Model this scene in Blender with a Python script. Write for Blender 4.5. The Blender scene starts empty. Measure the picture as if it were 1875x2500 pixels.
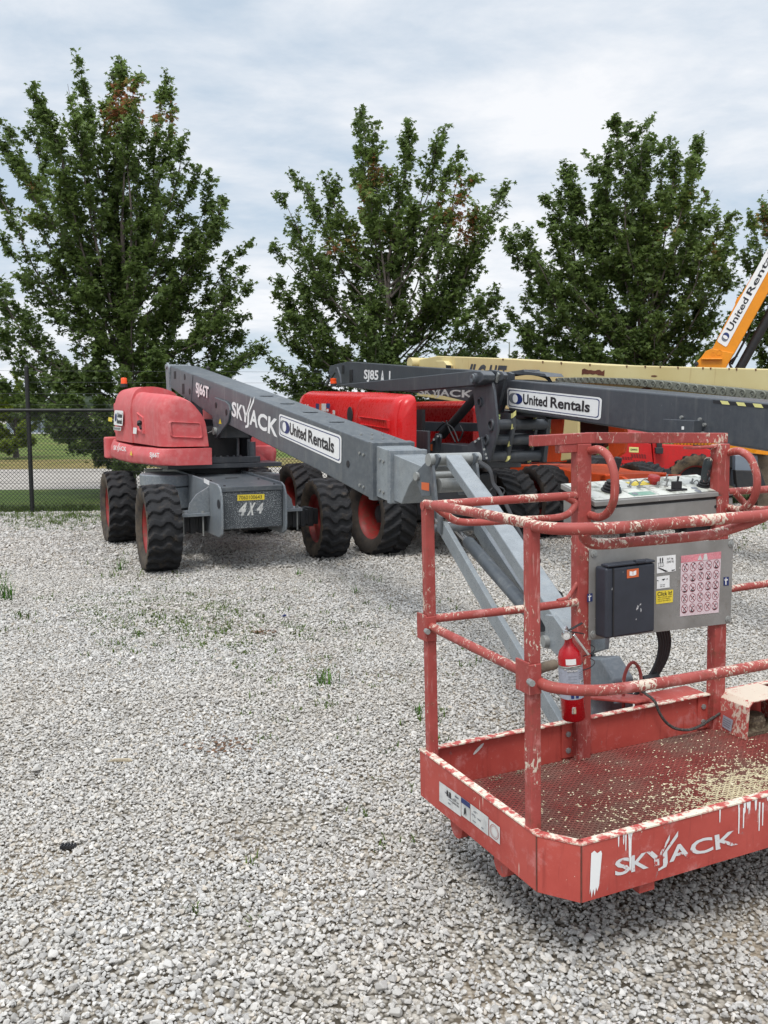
import bpy, bmesh, math, random
import numpy as np
from mathutils import Vector, Matrix
random.seed(7); rng = np.random.default_rng(7)
S = bpy.context.scene; COL = S.collection
R = math.radians
# ---------------------------------------------------------------- camera
FPX, CX, CY, CH, PITCH = 2250.0, 937.5, 1250.0, 1.75, math.atan(250/2250)
cd = bpy.data.cameras.new('camera'); cam = bpy.data.objects.new('camera', cd); COL.objects.link(cam)
cam.location = (0, 0, CH); cam.rotation_euler = (math.pi/2-PITCH, 0, 0)
cd.sensor_fit = 'VERTICAL'; cd.sensor_height = 36; cd.lens = 36*FPX/2500; cd.clip_end = 3000; cd.clip_start = .05
S.camera = cam
S.render.resolution_x = 768; S.render.resolution_y = 1024
S.view_settings.view_transform = 'Standard'; S.view_settings.look = 'None'; S.view_settings.gamma = 1
S.view_settings.exposure = 0.66
SUN_EL, SUN_AZ = R(58), R(200)     # azimuth measured clockwise from +Y
# ---------------------------------------------------------------- world: overcast, thin cloud over a Nishita sky
W = bpy.data.worlds.new('World'); S.world = W; W.use_nodes = True
nt = W.node_tree; N = nt.nodes; L = nt.links; N.clear()
out = N.new('ShaderNodeOutputWorld'); bg = N.new('ShaderNodeBackground'); bg.inputs['Strength'].default_value = 0.1
sky = N.new('ShaderNodeTexSky'); sky.sky_type = 'NISHITA'; sky.sun_disc = False; sky.sun_elevation = SUN_EL; sky.sun_rotation = SUN_AZ
tc = N.new('ShaderNodeTexCoord'); sep = N.new('ShaderNodeSeparateXYZ'); L.new(tc.outputs['Generated'], sep.inputs[0])
def wm(op, a, b=None, clamp=False):
    n = N.new('ShaderNodeMath'); n.operation = op; n.use_clamp = clamp
    for i, v in enumerate((a, b)):
        if v is None: continue
        if isinstance(v, (int, float)): n.inputs[i].default_value = v
        else: L.new(v, n.inputs[i])
    return n.outputs[0]
zz = wm('ADD', wm('MAXIMUM', sep.outputs[2], 0.0), 0.20)
cmb = N.new('ShaderNodeCombineXYZ'); L.new(wm('DIVIDE', sep.outputs[0], zz), cmb.inputs[0]); L.new(wm('DIVIDE', sep.outputs[1], zz), cmb.inputs[1])
def wnoise(scale, detail, off, rough=.55, stretch=(1, 1, 1)):
    mp = N.new('ShaderNodeMapping'); mp.inputs['Location'].default_value = off; mp.inputs['Scale'].default_value = stretch
    L.new(cmb.outputs[0], mp.inputs[0]); n = N.new('ShaderNodeTexNoise'); n.inputs['Scale'].default_value = scale
    n.inputs['Detail'].default_value = detail; n.inputs['Roughness'].default_value = rough; n.inputs['Distortion'].default_value = .25
    L.new(mp.outputs[0], n.inputs['Vector']); return n.outputs['Fac']
n1 = wnoise(1.1, 9, (3, 1, 0), .58, (.7, 1.0, 1)); n2 = wnoise(4.2, 7, (7, 4, 2), .6, (.75, 1, 1))
mixn = wm('ADD', wm('MULTIPLY', n1, .7), wm('MULTIPLY', n2, .3))
cr = N.new('ShaderNodeValToRGB'); L.new(mixn, cr.inputs[0])
cr.color_ramp.elements[0].position = .41; cr.color_ramp.elements[0].color = (3.75, 4.4, 5.1, 1)
cr.color_ramp.elements[1].position = .59; cr.color_ramp.elements[1].color = (6.1, 6.2, 6.4, 1)
e = cr.color_ramp.elements.new(.50); e.color = (4.8, 5.2, 5.7, 1)
mx = N.new('ShaderNodeMix'); mx.data_type = 'RGBA'
cov = N.new('ShaderNodeMapRange'); L.new(mixn, cov.inputs[0]); cov.inputs[1].default_value = .34; cov.inputs[2].default_value = .5
cov.inputs[3].default_value = .82; cov.inputs[4].default_value = .97
L.new(cov.outputs[0], mx.inputs['Factor']); L.new(sky.outputs[0], mx.inputs['A']); L.new(cr.outputs[0], mx.inputs['B'])
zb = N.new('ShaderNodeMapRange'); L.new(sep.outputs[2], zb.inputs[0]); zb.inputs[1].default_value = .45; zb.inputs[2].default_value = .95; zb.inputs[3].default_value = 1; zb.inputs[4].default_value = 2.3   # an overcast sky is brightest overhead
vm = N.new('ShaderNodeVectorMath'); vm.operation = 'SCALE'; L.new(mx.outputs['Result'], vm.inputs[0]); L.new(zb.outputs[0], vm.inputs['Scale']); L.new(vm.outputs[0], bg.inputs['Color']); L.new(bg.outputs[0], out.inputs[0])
ld = bpy.data.lights.new('sun', 'SUN'); sun = bpy.data.objects.new('sun', ld); COL.objects.link(sun)
ld.energy = 1.4; ld.angle = R(22); ld.color = (1, .965, .91)
sd = Vector((math.sin(SUN_AZ)*math.cos(SUN_EL), math.cos(SUN_AZ)*math.cos(SUN_EL), math.sin(SUN_EL)))
sun.rotation_euler = sd.to_track_quat('Z', 'Y').to_euler(); sun.location = sd*30

# ================================================================ helpers
def ray(u, v):
    c, s = math.cos(PITCH), math.sin(PITCH); a = (u-CX)/FPX; b = (CY-v)/FPX
    return np.array([a, c+b*s, -s+b*c])
class Fr:
    """local frame: x right, y forward, z up, in metres"""
    def __init__(s, C, F=None, M=None):
        s.C = np.array([C[0], C[1], C[2] if len(C) > 2 else 0.], float)
        if M is None:
            F = np.array(F, float)/np.hypot(*F)
            M = np.array([[-F[1], F[0], 0], [F[0], F[1], 0], [0, 0, 1.]]).T
        s.M = M
    def w(s, q): return s.C + s.M@np.array(q, float)
    def px(s, u, v, x=None, y=None, z=None):
        o = s.M.T@(np.array([0, 0, CH])-s.C); d = s.M.T@ray(u, v)
        k, val = [(i, w) for i, w in enumerate((x, y, z)) if w is not None][0]
        return o+(val-o[k])/d[k]*d
    def pxs(s, pts, **k): return [s.px(u, v, **k) for u, v in pts]
    def mat(s):
        m = Matrix.Identity(4)
        for i in range(3):
            for j in range(3): m[i][j] = s.M[i][j]
            m[i][3] = s.C[i]
        return m
WORLD = Fr((0, 0, 0), M=np.eye(3))
def tag(o, label=None, cat=None, group=None, kind=None):
    if label: o['label'] = label
    if cat: o['category'] = cat
    if group: o['group'] = group
    if kind: o['kind'] = kind
    return o
def thing(name, fr, label, cat, group=None):
    rf = Fr(fr.C, M=fr.M@np.diag([-1., 1., 1.]) if np.linalg.det(fr.M) < 0 else fr.M)      # right-handed twin of the frame
    o = bpy.data.objects.new(name, None); COL.objects.link(o); o.matrix_world = rf.mat(); o.empty_display_size = .2
    tag(o, label, cat, group); ROOT[o.name] = rf; return o
ROOT = {}
SPLIT = set('clamp_bolt deck_bolt bolt boom_opening plate_hole hose cross_tube flange_bolt plate_bolt rivet_hole push_button weld_mark vent_louvre grease_fitting tube_collar tube_bore floor_beam hose_clamp chain_link cable_tie post_bolt switch_guard foot_boss jib_pin riser_opening rust_mark paint_drip hazard_stripe vent_slot link_pin prohibition_ring printed_line top_stub'.split())
class MB:
    """collects shapes in the coordinates of a frame and links them as ONE mesh"""
    def __init__(s, fr=WORLD): s.v = []; s.f = []; s.fr = fr; s.sm = []; s.cut = []
    def add(s, vs, fs, smooth=False):
        n = len(s.v); s.cut.append((n, len(s.f))); s.v += [tuple(map(float, q)) for q in vs]; s.f += [[i+n for i in f] for f in fs]; s.sm += [smooth]*len(fs); return s
    def box(s, a, b, rot=None, c=None):
        vs = [(x, y, z) for x in (a[0], b[0]) for y in (a[1], b[1]) for z in (a[2], b[2])]
        if rot is not None:
            cc = Vector([(a[i]+b[i])/2 for i in range(3)]) if c is None else Vector(c)
            vs = [tuple(rot@(Vector(q)-cc)+cc) for q in vs]
        return s.add(vs, [(0, 1, 3, 2), (4, 6, 7, 5), (0, 4, 5, 1), (2, 3, 7, 6), (0, 2, 6, 4), (1, 5, 7, 3)])
    def prism(s, pts, ax, e0, e1):
        """pts: 3D points in a plane of constant axis ax; extruded from e0 to e1 along ax"""
        n = len(pts); A = []; B = []
        for q in pts:
            a = list(q); a[ax] = e0; A.append(a); b = list(q); b[ax] = e1; B.append(b)
        return s.add(A+B, [list(range(n))[::-1], [n+i for i in range(n)]]+[(i, (i+1) % n, n+(i+1) % n, n+i) for i in range(n)])
    def tube(s, path, r, seg=10, cap=True, rr=None):
        P = [Vector(q) for q in path]; n = len(P); vs = []; up = None
        for i, q in enumerate(P):
            t = (P[min(i+1, n-1)]-P[max(i-1, 0)]).normalized()
            if up is None:
                up = Vector((0, 0, 1)) if abs(t.z) < .9 else Vector((1, 0, 0))
            x = t.cross(up).normalized(); y = x.cross(t).normalized(); up = y
            ri = rr[i] if rr else r
            for k in range(seg):
                a = 2*math.pi*k/seg; vs.append(q+x*math.cos(a)*ri+y*math.sin(a)*ri)
        fs = [(i*seg+k, i*seg+(k+1) % seg, (i+1)*seg+(k+1) % seg, (i+1)*seg+k) for i in range(n-1) for k in range(seg)]
        s.add(vs, fs, True)
        if cap:
            m = len(s.v)-n*seg
            s.f += [[m+k for k in range(seg)][::-1], [m+(n-1)*seg+k for k in range(seg)]]; s.sm += [False, False]
        return s
    def cyl(s, a, b, r, r2=None, seg=20): return s.tube([a, b], r, seg, True, [r, r if r2 is None else r2])
    def sq(s, a, b, w, d=None, up=(0, 0, 1)):
        """square bar from a to b, section w x d"""
        a = Vector(a); b = Vector(b); t = (b-a).normalized(); up = Vector(up)
        if abs(t.dot(up)) > .95: up = Vector((0, 1, 0))
        x = t.cross(up).normalized(); y = x.cross(t); d = d or w; vs = []
        for q in (a, b):
            for i, j in ((-1, -1), (1, -1), (1, 1), (-1, 1)): vs.append(q+x*i*w/2+y*j*d/2)
        return s.add(vs, [(3, 2, 1, 0), (4, 5, 6, 7), (0, 1, 5, 4), (1, 2, 6, 5), (2, 3, 7, 6), (3, 0, 4, 7)])
    def lathe(s, prof, c, ax, seg=32, ref=None):
        """prof: (along, radius)"""
        c = Vector(c); ax = Vector(ax).normalized(); ref = Vector(ref) if ref else (Vector((0, 0, 1)) if abs(ax.z) < .9 else Vector((1, 0, 0)))
        x = ax.cross(ref).normalized(); y = ax.cross(x); vs = []
        for (h, r) in prof:
            for k in range(seg):
                a = 2*math.pi*k/seg; vs.append(c+ax*h+x*math.cos(a)*r+y*math.sin(a)*r)
        n = len(prof)
        return s.add(vs, [(i*seg+k, i*seg+(k+1) % seg, (i+1)*seg+(k+1) % seg, (i+1)*seg+k) for i in range(n-1) for k in range(seg)], True)
    def build(s, name, mat, parent=None, bevel=0, seg=2, angle=35, smooth=None, root=None):
        if name in SPLIT and parent is not None and len(s.cut) > 1:      # repeated small parts become objects of their own
            ends = s.cut[1:]+[(len(s.v), len(s.f))]; o = None
            for (v0, f0), (v1, f1) in zip(s.cut, ends):
                q = MB(s.fr); q.v = s.v[v0:v1]; q.f = [[i-v0 for i in f] for f in s.f[f0:f1]]; q.sm = s.sm[f0:f1]; o = q.build(name, mat, parent, bevel, seg, angle, smooth)
            return o
        r = parent
        while r is not None and r.name not in ROOT: r = r.parent
        fr = ROOT[r.name] if r is not None else WORLD
        A = fr.M.T@s.fr.M; b = fr.M.T@(s.fr.C-fr.C)
        V = np.array(s.v)@A.T+b
        me = bpy.data.meshes.new(name); me.from_pydata([tuple(q) for q in V], [], s.f)
        sm = s.sm if smooth is None else [smooth]*len(s.f)
        if bevel: sm = [True]*len(s.f)
        me.polygons.foreach_set('use_smooth', sm)
        bm = bmesh.new(); bm.from_mesh(me); bmesh.ops.recalc_face_normals(bm, faces=bm.faces); bm.to_mesh(me); bm.free()
        if not bevel and any(sm): me.set_sharp_from_angle(angle=R(40))
        me.materials.append(mat)
        o = bpy.data.objects.new(name, me); COL.objects.link(o)
        if parent is not None: o.parent = parent
        if bevel:
            m = o.modifiers.new('bevel', 'BEVEL'); m.width = bevel; m.segments = seg; m.limit_method = 'ANGLE'; m.angle_limit = R(angle); m.harden_normals = True
        me.update(); return o
def curve(pts, n=8):
    """catmull-rom through points"""
    P = [np.array(p, float) for p in pts]; P = [2*P[0]-P[1]]+P+[2*P[-1]-P[-2]]; o = []
    for i in range(1, len(P)-2):
        for k in range(n):
            t = k/n; a, b, c, d = P[i-1:i+3]
            o.append(.5*((2*b)+(c-a)*t+(2*a-5*b+4*c-d)*t*t+(-a+3*b-3*c+d)*t**3))
    return o+[P[-2]]
# ---------------------------------------------------------------- materials
MATS = {}
def srgb(r, g, b): return tuple(((c/255)/12.92 if c <= 10 else ((c/255+.055)/1.055)**2.4) for c in (r, g, b))
class G:
    def __init__(s, name):
        s.m = bpy.data.materials.new(name); s.m.use_nodes = True; s.n = s.m.node_tree.nodes; s.l = s.m.node_tree.links
        s.b = s.n['Principled BSDF']; s.tc = s.n.new('ShaderNodeTexCoord'); s.co = s.tc.outputs['Object']
    def val(s, v, inp):
        if isinstance(v, (int, float)): inp.default_value = v
        elif isinstance(v, tuple): inp.default_value = (*v[:3], 1)
        else: s.l.new(v, inp)
    def map(s, sc=(1, 1, 1), rot=(0, 0, 0), co=None):
        m = s.n.new('ShaderNodeMapping'); m.inputs['Scale'].default_value = sc; m.inputs['Rotation'].default_value = rot; s.l.new(co or s.co, m.inputs[0]); return m.outputs[0]
    def noise(s, scale, detail=4, rough=.55, co=None, dist=0):
        t = s.n.new('ShaderNodeTexNoise'); t.inputs['Scale'].default_value = scale; t.inputs['Detail'].default_value = detail
        t.inputs['Roughness'].default_value = rough; t.inputs['Distortion'].default_value = dist; s.l.new(co or s.co, t.inputs['Vector']); return t.outputs['Fac']
    def voro(s, scale, out='Distance', co=None, feat='F1'):
        t = s.n.new('ShaderNodeTexVoronoi'); t.feature = feat; t.inputs['Scale'].default_value = scale; s.l.new(co or s.co, t.inputs['Vector']); return t.outputs[out]
    def ramp(s, v, a, b, x=0., y=1.):
        m = s.n.new('ShaderNodeMapRange'); m.inputs[1].default_value = a; m.inputs[2].default_value = b; m.inputs[3].default_value = x; m.inputs[4].default_value = y; s.l.new(v, m.inputs[0]); return m.outputs[0]
    def mix(s, f, a, b, mode='MIX'):
        m = s.n.new('ShaderNodeMix'); m.data_type = 'RGBA'; m.blend_type = mode; s.val(f, m.inputs['Factor']); s.val(a, m.inputs['A']); s.val(b, m.inputs['B']); return m.outputs['Result']
    def math(s, op, a, b=0.):
        m = s.n.new('ShaderNodeMath'); m.operation = op; s.val(a, m.inputs[0]); s.val(b, m.inputs[1]); return m.outputs[0]
    def bump(s, hgt, st=.3, dist=.01):
        m = s.n.new('ShaderNodeBump'); m.inputs['Strength'].default_value = st; m.inputs['Distance'].default_value = dist; s.l.new(hgt, m.inputs['Height']); s.l.new(m.outputs[0], s.b.inputs['Normal'])
    def normz(s):
        g = s.n.new('ShaderNodeNewGeometry'); q = s.n.new('ShaderNodeSeparateXYZ'); s.l.new(g.outputs['Normal'], q.inputs[0]); return q.outputs[2]
    def fin(s, col, rough=.5, metal=0., spec=.5):
        s.val(col, s.b.inputs['Base Color']); s.val(rough, s.b.inputs['Roughness']); s.val(metal, s.b.inputs['Metallic']); s.b.inputs['Specular IOR Level'].default_value = spec; return s.m
def paint(name, col, rough=.5, var=.12, dirt=None, dirtf=.25, metal=0., spec=.5, scratch=0., sc=3., streak=0.):
    g = G(name); n = g.noise(sc, 5); c = g.mix(g.ramp(n, .3, .7), tuple(x*(1-var) for x in col), tuple(min(1, x*(1+var)) for x in col))
    n2 = g.noise(sc*7, 6, .65)
    if dirt: c = g.mix(g.math('MULTIPLY', g.ramp(n2, .45, .75), dirtf), c, dirt)
    if streak: c = g.mix(g.ramp(g.noise(14, 4, .6, g.map((1, 1, .06))), .56, .72, 0, streak), c, srgb(150, 148, 142)); c = g.mix(g.ramp(g.noise(2.2, 6, .7), .55, .75, 0, streak*.8), c, srgb(160, 156, 148))
    if scratch: c = g.mix(g.ramp(g.noise(90, 3, .6, g.map((1, 1, .25))), .70, .74, 0, scratch), c, (.55, .55, .54))
    return g.fin(c, g.ramp(n2, .3, .7, rough-.08, rough+.12), metal, spec)
M = {}
# faded chassis greys
M['grey'] = paint('boom_grey', srgb(80, 86, 92), .42, .12, srgb(130, 132, 130), .4, scratch=.35, streak=.28)
M['grey_new'] = paint('dark_grey_paint', srgb(64, 68, 74), .36, .10, srgb(96, 98, 98), .3, scratch=.15, streak=.12)
M['grey_light'] = paint('jib_grey', srgb(112, 119, 125), .34, .14, srgb(160, 162, 160), .5, sc=6, scratch=.4, streak=.3)
M['jib'] = paint('speckled_jib_grey', srgb(132, 138, 142), .3, .12, srgb(86, 92, 96), .5, sc=14, scratch=.5, streak=.35)
M['galv'] = paint('dull_steel', srgb(150, 152, 150), .45, .12, srgb(110, 108, 100), .4, metal=.35, sc=8)
M['black'] = paint('black_rubber', (.012, .012, .014), .6, .2, (.06, .055, .05), .3)
M['dark'] = paint('dark_steel', (.02, .022, .026), .6, .2, (.07, .06, .05), .4)
M['white'] = paint('white_vinyl', (.78, .78, .77), .45, .03)
M['white_worn'] = paint('worn_white_vinyl', (.62, .62, .6), .5, .05, srgb(84, 91, 98), .5)
M['ink'] = paint('black_vinyl', (.015, .015, .018), .45, .05)
M['navy'] = paint('navy_vinyl', srgb(32, 48, 102), .45, .05)
M['mid_grey'] = paint('grey_vinyl', srgb(112, 116, 122), .45, .05)
M['yellow'] = paint('yellow_vinyl', srgb(224, 200, 60), .5, .06)
M['pale_yellow'] = paint('pale_yellow_vinyl', srgb(222, 216, 140), .5, .06)
M['orange_vinyl'] = paint('orange_vinyl', srgb(200, 96, 50), .5, .06)
M['orange_lens'] = paint('orange_lens', srgb(235, 84, 26), .25, .05)
M['hood_faded'] = paint('faded_red_plastic', srgb(196, 88, 90), .58, .12, srgb(208, 142, 140), .55, spec=.35, sc=1.6, streak=.14)
M['hood_new'] = paint('glossy_red_plastic', srgb(196, 22, 24), .28, .06, srgb(170, 50, 45), .2)
M['rim'] = paint('red_rim', srgb(138, 34, 32), .55, .12, srgb(96, 66, 52), .9)
M['jlg'] = paint('orange_paint', srgb(214, 82, 36), .45, .1, srgb(160, 80, 50), .4)
M['red_mach'] = paint('red_machine_paint', srgb(196, 28, 30), .42, .1, srgb(140, 50, 44), .4)
M['amber'] = paint('yellow_orange_paint', srgb(224, 140, 12), .4, .06, srgb(190, 120, 30), .3)
M['blueish'] = paint('pale_blue_steel', srgb(120, 130, 142), .5, .1)
M['mud'] = paint('muddy_steel', srgb(104, 92, 78), .85, .25, srgb(60, 54, 46), .6, sc=6)
M['chrome'] = paint('chrome', (.75, .75, .76), .15, .03, metal=1.)
def rust_cream():
    g = G('cream_paint_rusty'); n = g.noise(1.3, 4); c = g.mix(g.ramp(n, .3, .7), srgb(196, 178, 124), srgb(208, 194, 144))
    st = g.noise(9, 5, .6, g.map((1, 1, .12))); c = g.mix(g.ramp(st, .62, .74, 0, .45), c, srgb(150, 110, 60))
    r = g.noise(5, 6, .7); c = g.mix(g.ramp(r, .70, .735), c, srgb(100, 56, 38))
    return g.fin(c, .55)
M['cream'] = rust_cream()
def basket_red(name, heavy=.5, top=0., rust=.25, base=(172, 62, 58)):
    """worn red paint under dried splashes of cream plaster"""
    g = G(name); n = g.noise(4, 6, .6)
    c = g.mix(g.ramp(n, .3, .7), srgb(base[0]-18, base[1]-10, base[2]-8), srgb(base[0]+14, base[1]+14, base[2]+14))
    c = g.mix(g.ramp(g.noise(14, 6, .7), .56, .68, 0, .65), c, srgb(192, 128, 122))      # chalky wear
    c = g.mix(g.ramp(g.noise(70, 3, .6, g.map((1, 1, .12), (.1, 0, .3))), .62, .70, 0, .5), c, srgb(200, 150, 144))   # fine scuffs
    c = g.mix(g.ramp(g.noise(19, 6, .7, g.map((1, 1, 1), (1, 2, 0))), .67-rust*.12, .72, 0, .8), c, srgb(112, 66, 50))
    nz = g.normz(); up = g.ramp(nz, .1, .9, 0, top)
    sp = g.noise(78, 5, .68, g.map((1, 1, .55), (.4, .2, .9)), dist=.9); area = g.noise(6.5, 4, .6)
    v = g.math('ADD', g.math('ADD', sp, g.math('MULTIPLY', g.math('SUBTRACT', area, .5), .95)), up)
    c = g.mix(g.ramp(v, .72-heavy*.16, .765-heavy*.16, 0, .9), c, srgb(208, 198, 180))
    g.bump(v, .25, .004)
    return g.fin(c, .55, 0, .4)
M['bred'] = basket_red('worn_red_paint', .35)
M['brail'] = basket_red('splashed_red_rail', .56, .075, .9, (156, 68, 60))
M['bpost'] = basket_red('worn_red_post', .34, 0, 1.1, (154, 64, 58))
def tray_mat():
    g = G('worn_red_tray'); n = g.noise(3, 6, .6); c = g.mix(g.ramp(n, .3, .7), srgb(158, 58, 50), srgb(186, 84, 74))
    c = g.mix(g.ramp(g.noise(9, 7, .75), .54, .70, 0, .75), c, srgb(196, 132, 128)); c = g.mix(g.ramp(g.noise(55, 4, .6, g.map((1, 1, .1))), .58, .72, 0, .4), c, srgb(126, 48, 42)); c = g.mix(g.ramp(g.noise(30, 5, .7, g.map((1, 1, .5), (0, .6, 0))), .66, .70, 0, .7), c, srgb(128, 118, 116))
    c = g.mix(g.ramp(g.noise(24, 5, .7), .69, .72, 0, .8), c, srgb(96, 62, 50))
    dr = g.noise(40, 3, .5, g.map((1, 1, .07))); c = g.mix(g.math('MULTIPLY', g.ramp(dr, .69, .72), g.ramp(g.noise(3.3, 2), .5, .6)), c, srgb(226, 222, 208))
    sp = g.noise(70, 3, .6); c = g.mix(g.ramp(sp, .735, .75), c, srgb(222, 214, 196))
    g.bump(g.noise(20, 6), .15, .004); return g.fin(c, .55, 0, .4)
M['tray'] = tray_mat()
def lip_mat():
    g = G('splashed_lip'); n = g.noise(30, 5, .65); c = g.mix(g.ramp(n, .44, .54), srgb(176, 76, 70), srgb(218, 208, 190)); return g.fin(c, .6)
M['lip'] = lip_mat()
def floor_mat():
    g = G('expanded_metal_red'); n = g.noise(5, 6, .6)
    c = g.mix(g.ramp(n, .35, .65), srgb(132, 56, 50), srgb(162, 84, 76)); c = g.mix(g.ramp(g.noise(3, 6, .65), .42, .62, 0, .85), c, srgb(124, 104, 92))
    # plaster splashes, dense towards the open front corner of the platform
    sp = g.noise(38, 4, .6); q = g.n.new('ShaderNodeAttribute'); q.attribute_name = 'splash'; q.attribute_type = 'GEOMETRY'
    v = g.math('ADD', sp, g.math('MULTIPLY', q.outputs['Fac'], .22)); v = g.math('ADD', v, g.math('MULTIPLY', g.noise(6, 3), .15))
    c = g.mix(g.ramp(v, .70, .73), c, srgb(232, 222, 186)); return g.fin(c, .6)
M['floor'] = floor_mat()
def tyre_mat(name, mud):
    g = G(name); n = g.noise(5, 6, .6); c = g.mix(g.ramp(n, .3, .7), (.012, .013, .015), (.026, .026, .028))
    at = g.n.new('ShaderNodeAttribute'); at.attribute_name = 'side'
    v = g.math('ADD', g.noise(7, 6, .7), g.math('MULTIPLY', at.outputs['Fac'], .22))
    c = g.mix(g.ramp(v, .55, .84, 0, mud), c, srgb(120, 104, 84)); return g.fin(c, .75, 0, .3)
M['tyre'] = tyre_mat('dusty_tyre', .48); M['tyre_clean'] = tyre_mat('clean_tyre', .22); M['tyre_mud'] = tyre_mat('muddy_tyre', 1.0)
def speck_plate():
    g = G('speckled_dark_plate'); n = g.noise(3, 5); c = g.mix(g.ramp(n, .3, .7), srgb(58, 63, 68), srgb(74, 79, 84))
    v = g.math('ADD', g.noise(110, 2, .5), g.math('MULTIPLY', g.noise(3.5, 3), .22)); c = g.mix(g.ramp(v, .70, .73), c, srgb(160, 164, 166)); return g.fin(c, .55)
M['speck'] = speck_plate()
def steel_plate():
    g = G('brushed_aluminium'); n = g.noise(7, 6, .6); c = g.mix(g.ramp(n, .3, .7), srgb(128, 126, 122), srgb(152, 150, 147))
    c = g.mix(g.ramp(g.noise(12, 6, .7), .62, .72, 0, .5), c, srgb(110, 92, 74)); c = g.mix(g.ramp(g.noise(60, 3, .6), .73, .75), c, srgb(214, 210, 204))
    return g.fin(c, .5, .3)
M['alu'] = steel_plate()
def console():
    g = G('console_overlay'); n = g.noise(12, 6, .7); c = g.mix(g.ramp(n, .38, .5), srgb(120, 122, 110), srgb(196, 198, 190)); return g.fin(c, .5)
M['console'] = console()
M['ext'] = paint('extinguisher_red', srgb(164, 10, 22), .25, .04)
M['label_grey'] = paint('printed_label', srgb(160, 166, 178), .5, .1, srgb(110, 112, 120), .5, sc=14)
def case_mat():
    g = G('black_box_plastic'); n = g.noise(6, 5); c = g.mix(g.ramp(n, .3, .7), srgb(34, 38, 46), srgb(52, 56, 66))
    c = g.mix(g.ramp(g.noise(34, 3, .6, g.map((1, 1, .45))), .70, .72), c, srgb(190, 190, 190)); return g.fin(c, .5)
M['case'] = case_mat()
# ---------------------------------------------------------------- decals
def glyph_mesh(txt, bold=.02, shear=0.):
    c = bpy.data.curves.new('t', 'FONT'); c.body = txt; c.size = 1; c.offset = bold; c.shear = shear; c.resolution_u = 3; c.fill_mode = 'FRONT'
    o = bpy.data.objects.new('t', c); COL.objects.link(o); dg = bpy.context.evaluated_depsgraph_get(); dg.update()
    me = bpy.data.meshes.new_from_object(o.evaluated_get(dg)); v = np.array([q.co[:2] for q in me.vertices]); f = [list(p.vertices) for p in me.polygons]
    bpy.data.objects.remove(o); bpy.data.curves.remove(c); bpy.data.meshes.remove(me)
    a = v.min(0); b = v.max(0); return (v-a)/(b-a), f
class Quad:
    """TL,TR,BR,BL corners in a frame; s runs 0..1 to the right, t 0..1 upward"""
    def __init__(s, q, n): s.q = [np.array(p) for p in q]; s.n = np.array(n, float)
    def at(s, x, y, k=0.):
        tl, tr, br, bl = s.q; return (bl*(1-x)+br*x)*(1-y)+(tl*(1-x)+tr*x)*y+s.n*k
    def sub(s, x0, y0, x1, y1): return Quad([s.at(x0, y1), s.at(x1, y1), s.at(x1, y0), s.at(x0, y0)], s.n)
def d_poly(mb, q, pts, k): mb.add([q.at(x, y, k) for x, y in pts], [list(range(len(pts)))])
def d_rect(mb, q, k, r=0., asp=1.):
    if not r: return d_poly(mb, q, [(0, 0), (1, 0), (1, 1), (0, 1)], k)
    pts = []
    for cx, cy, a0 in ((1-r/asp, r, -90), (1-r/asp, 1-r, 0), (r/asp, 1-r, 90), (r/asp, r, 180)):
        for i in range(6): a = R(a0+i*18); pts.append((cx+r/asp*math.cos(a), cy+r*math.sin(a)))
    d_poly(mb, q, pts, k)
def d_ring(mb, q, cx, cy, rx, ry, w, k, n=20):
    vs = []; fs = []
    for i in range(n):
        a = 2*math.pi*i/n
        for g in (1, 1-w): vs.append(q.at(cx+rx*g*math.cos(a), cy+ry*g*math.sin(a), k))
    mb.add(vs, [(2*i, 2*((i+1) % n), 2*((i+1) % n)+1, 2*i+1) for i in range(n)])
def d_text(mb, q, txt, k, bold=.02, shear=0.):
    v, f = glyph_mesh(txt, bold, shear); mb.add([q.at(x, y, k) for x, y in v], f)
def logo(mb, q, k, thick=.03):
    for t, a, b in (('S', 0, .115), ('K', .125, .26), ('A', .425, .60), ('C', .60, .79), ('K', .81, 1.)): d_text(mb, q.sub(a, 0, b, 1), t, k, thick)
    for p in ([(.245, 1), (.29, 1), (.345, .5), (.345, 0), (.305, 0), (.305, .45)], [(.318, .42), (.345, .62), (.44, 1.75), (.435, 1.42), (.345, .35)],
              [(.375, .62), (.51, 1.85), (.505, 1.5), (.412, .72), (.412, 0), (.40, -.22), (.335, -.36), (.335, -.2), (.37, -.13), (.375, 0)]): d_poly(mb, q, p, k)
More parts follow.
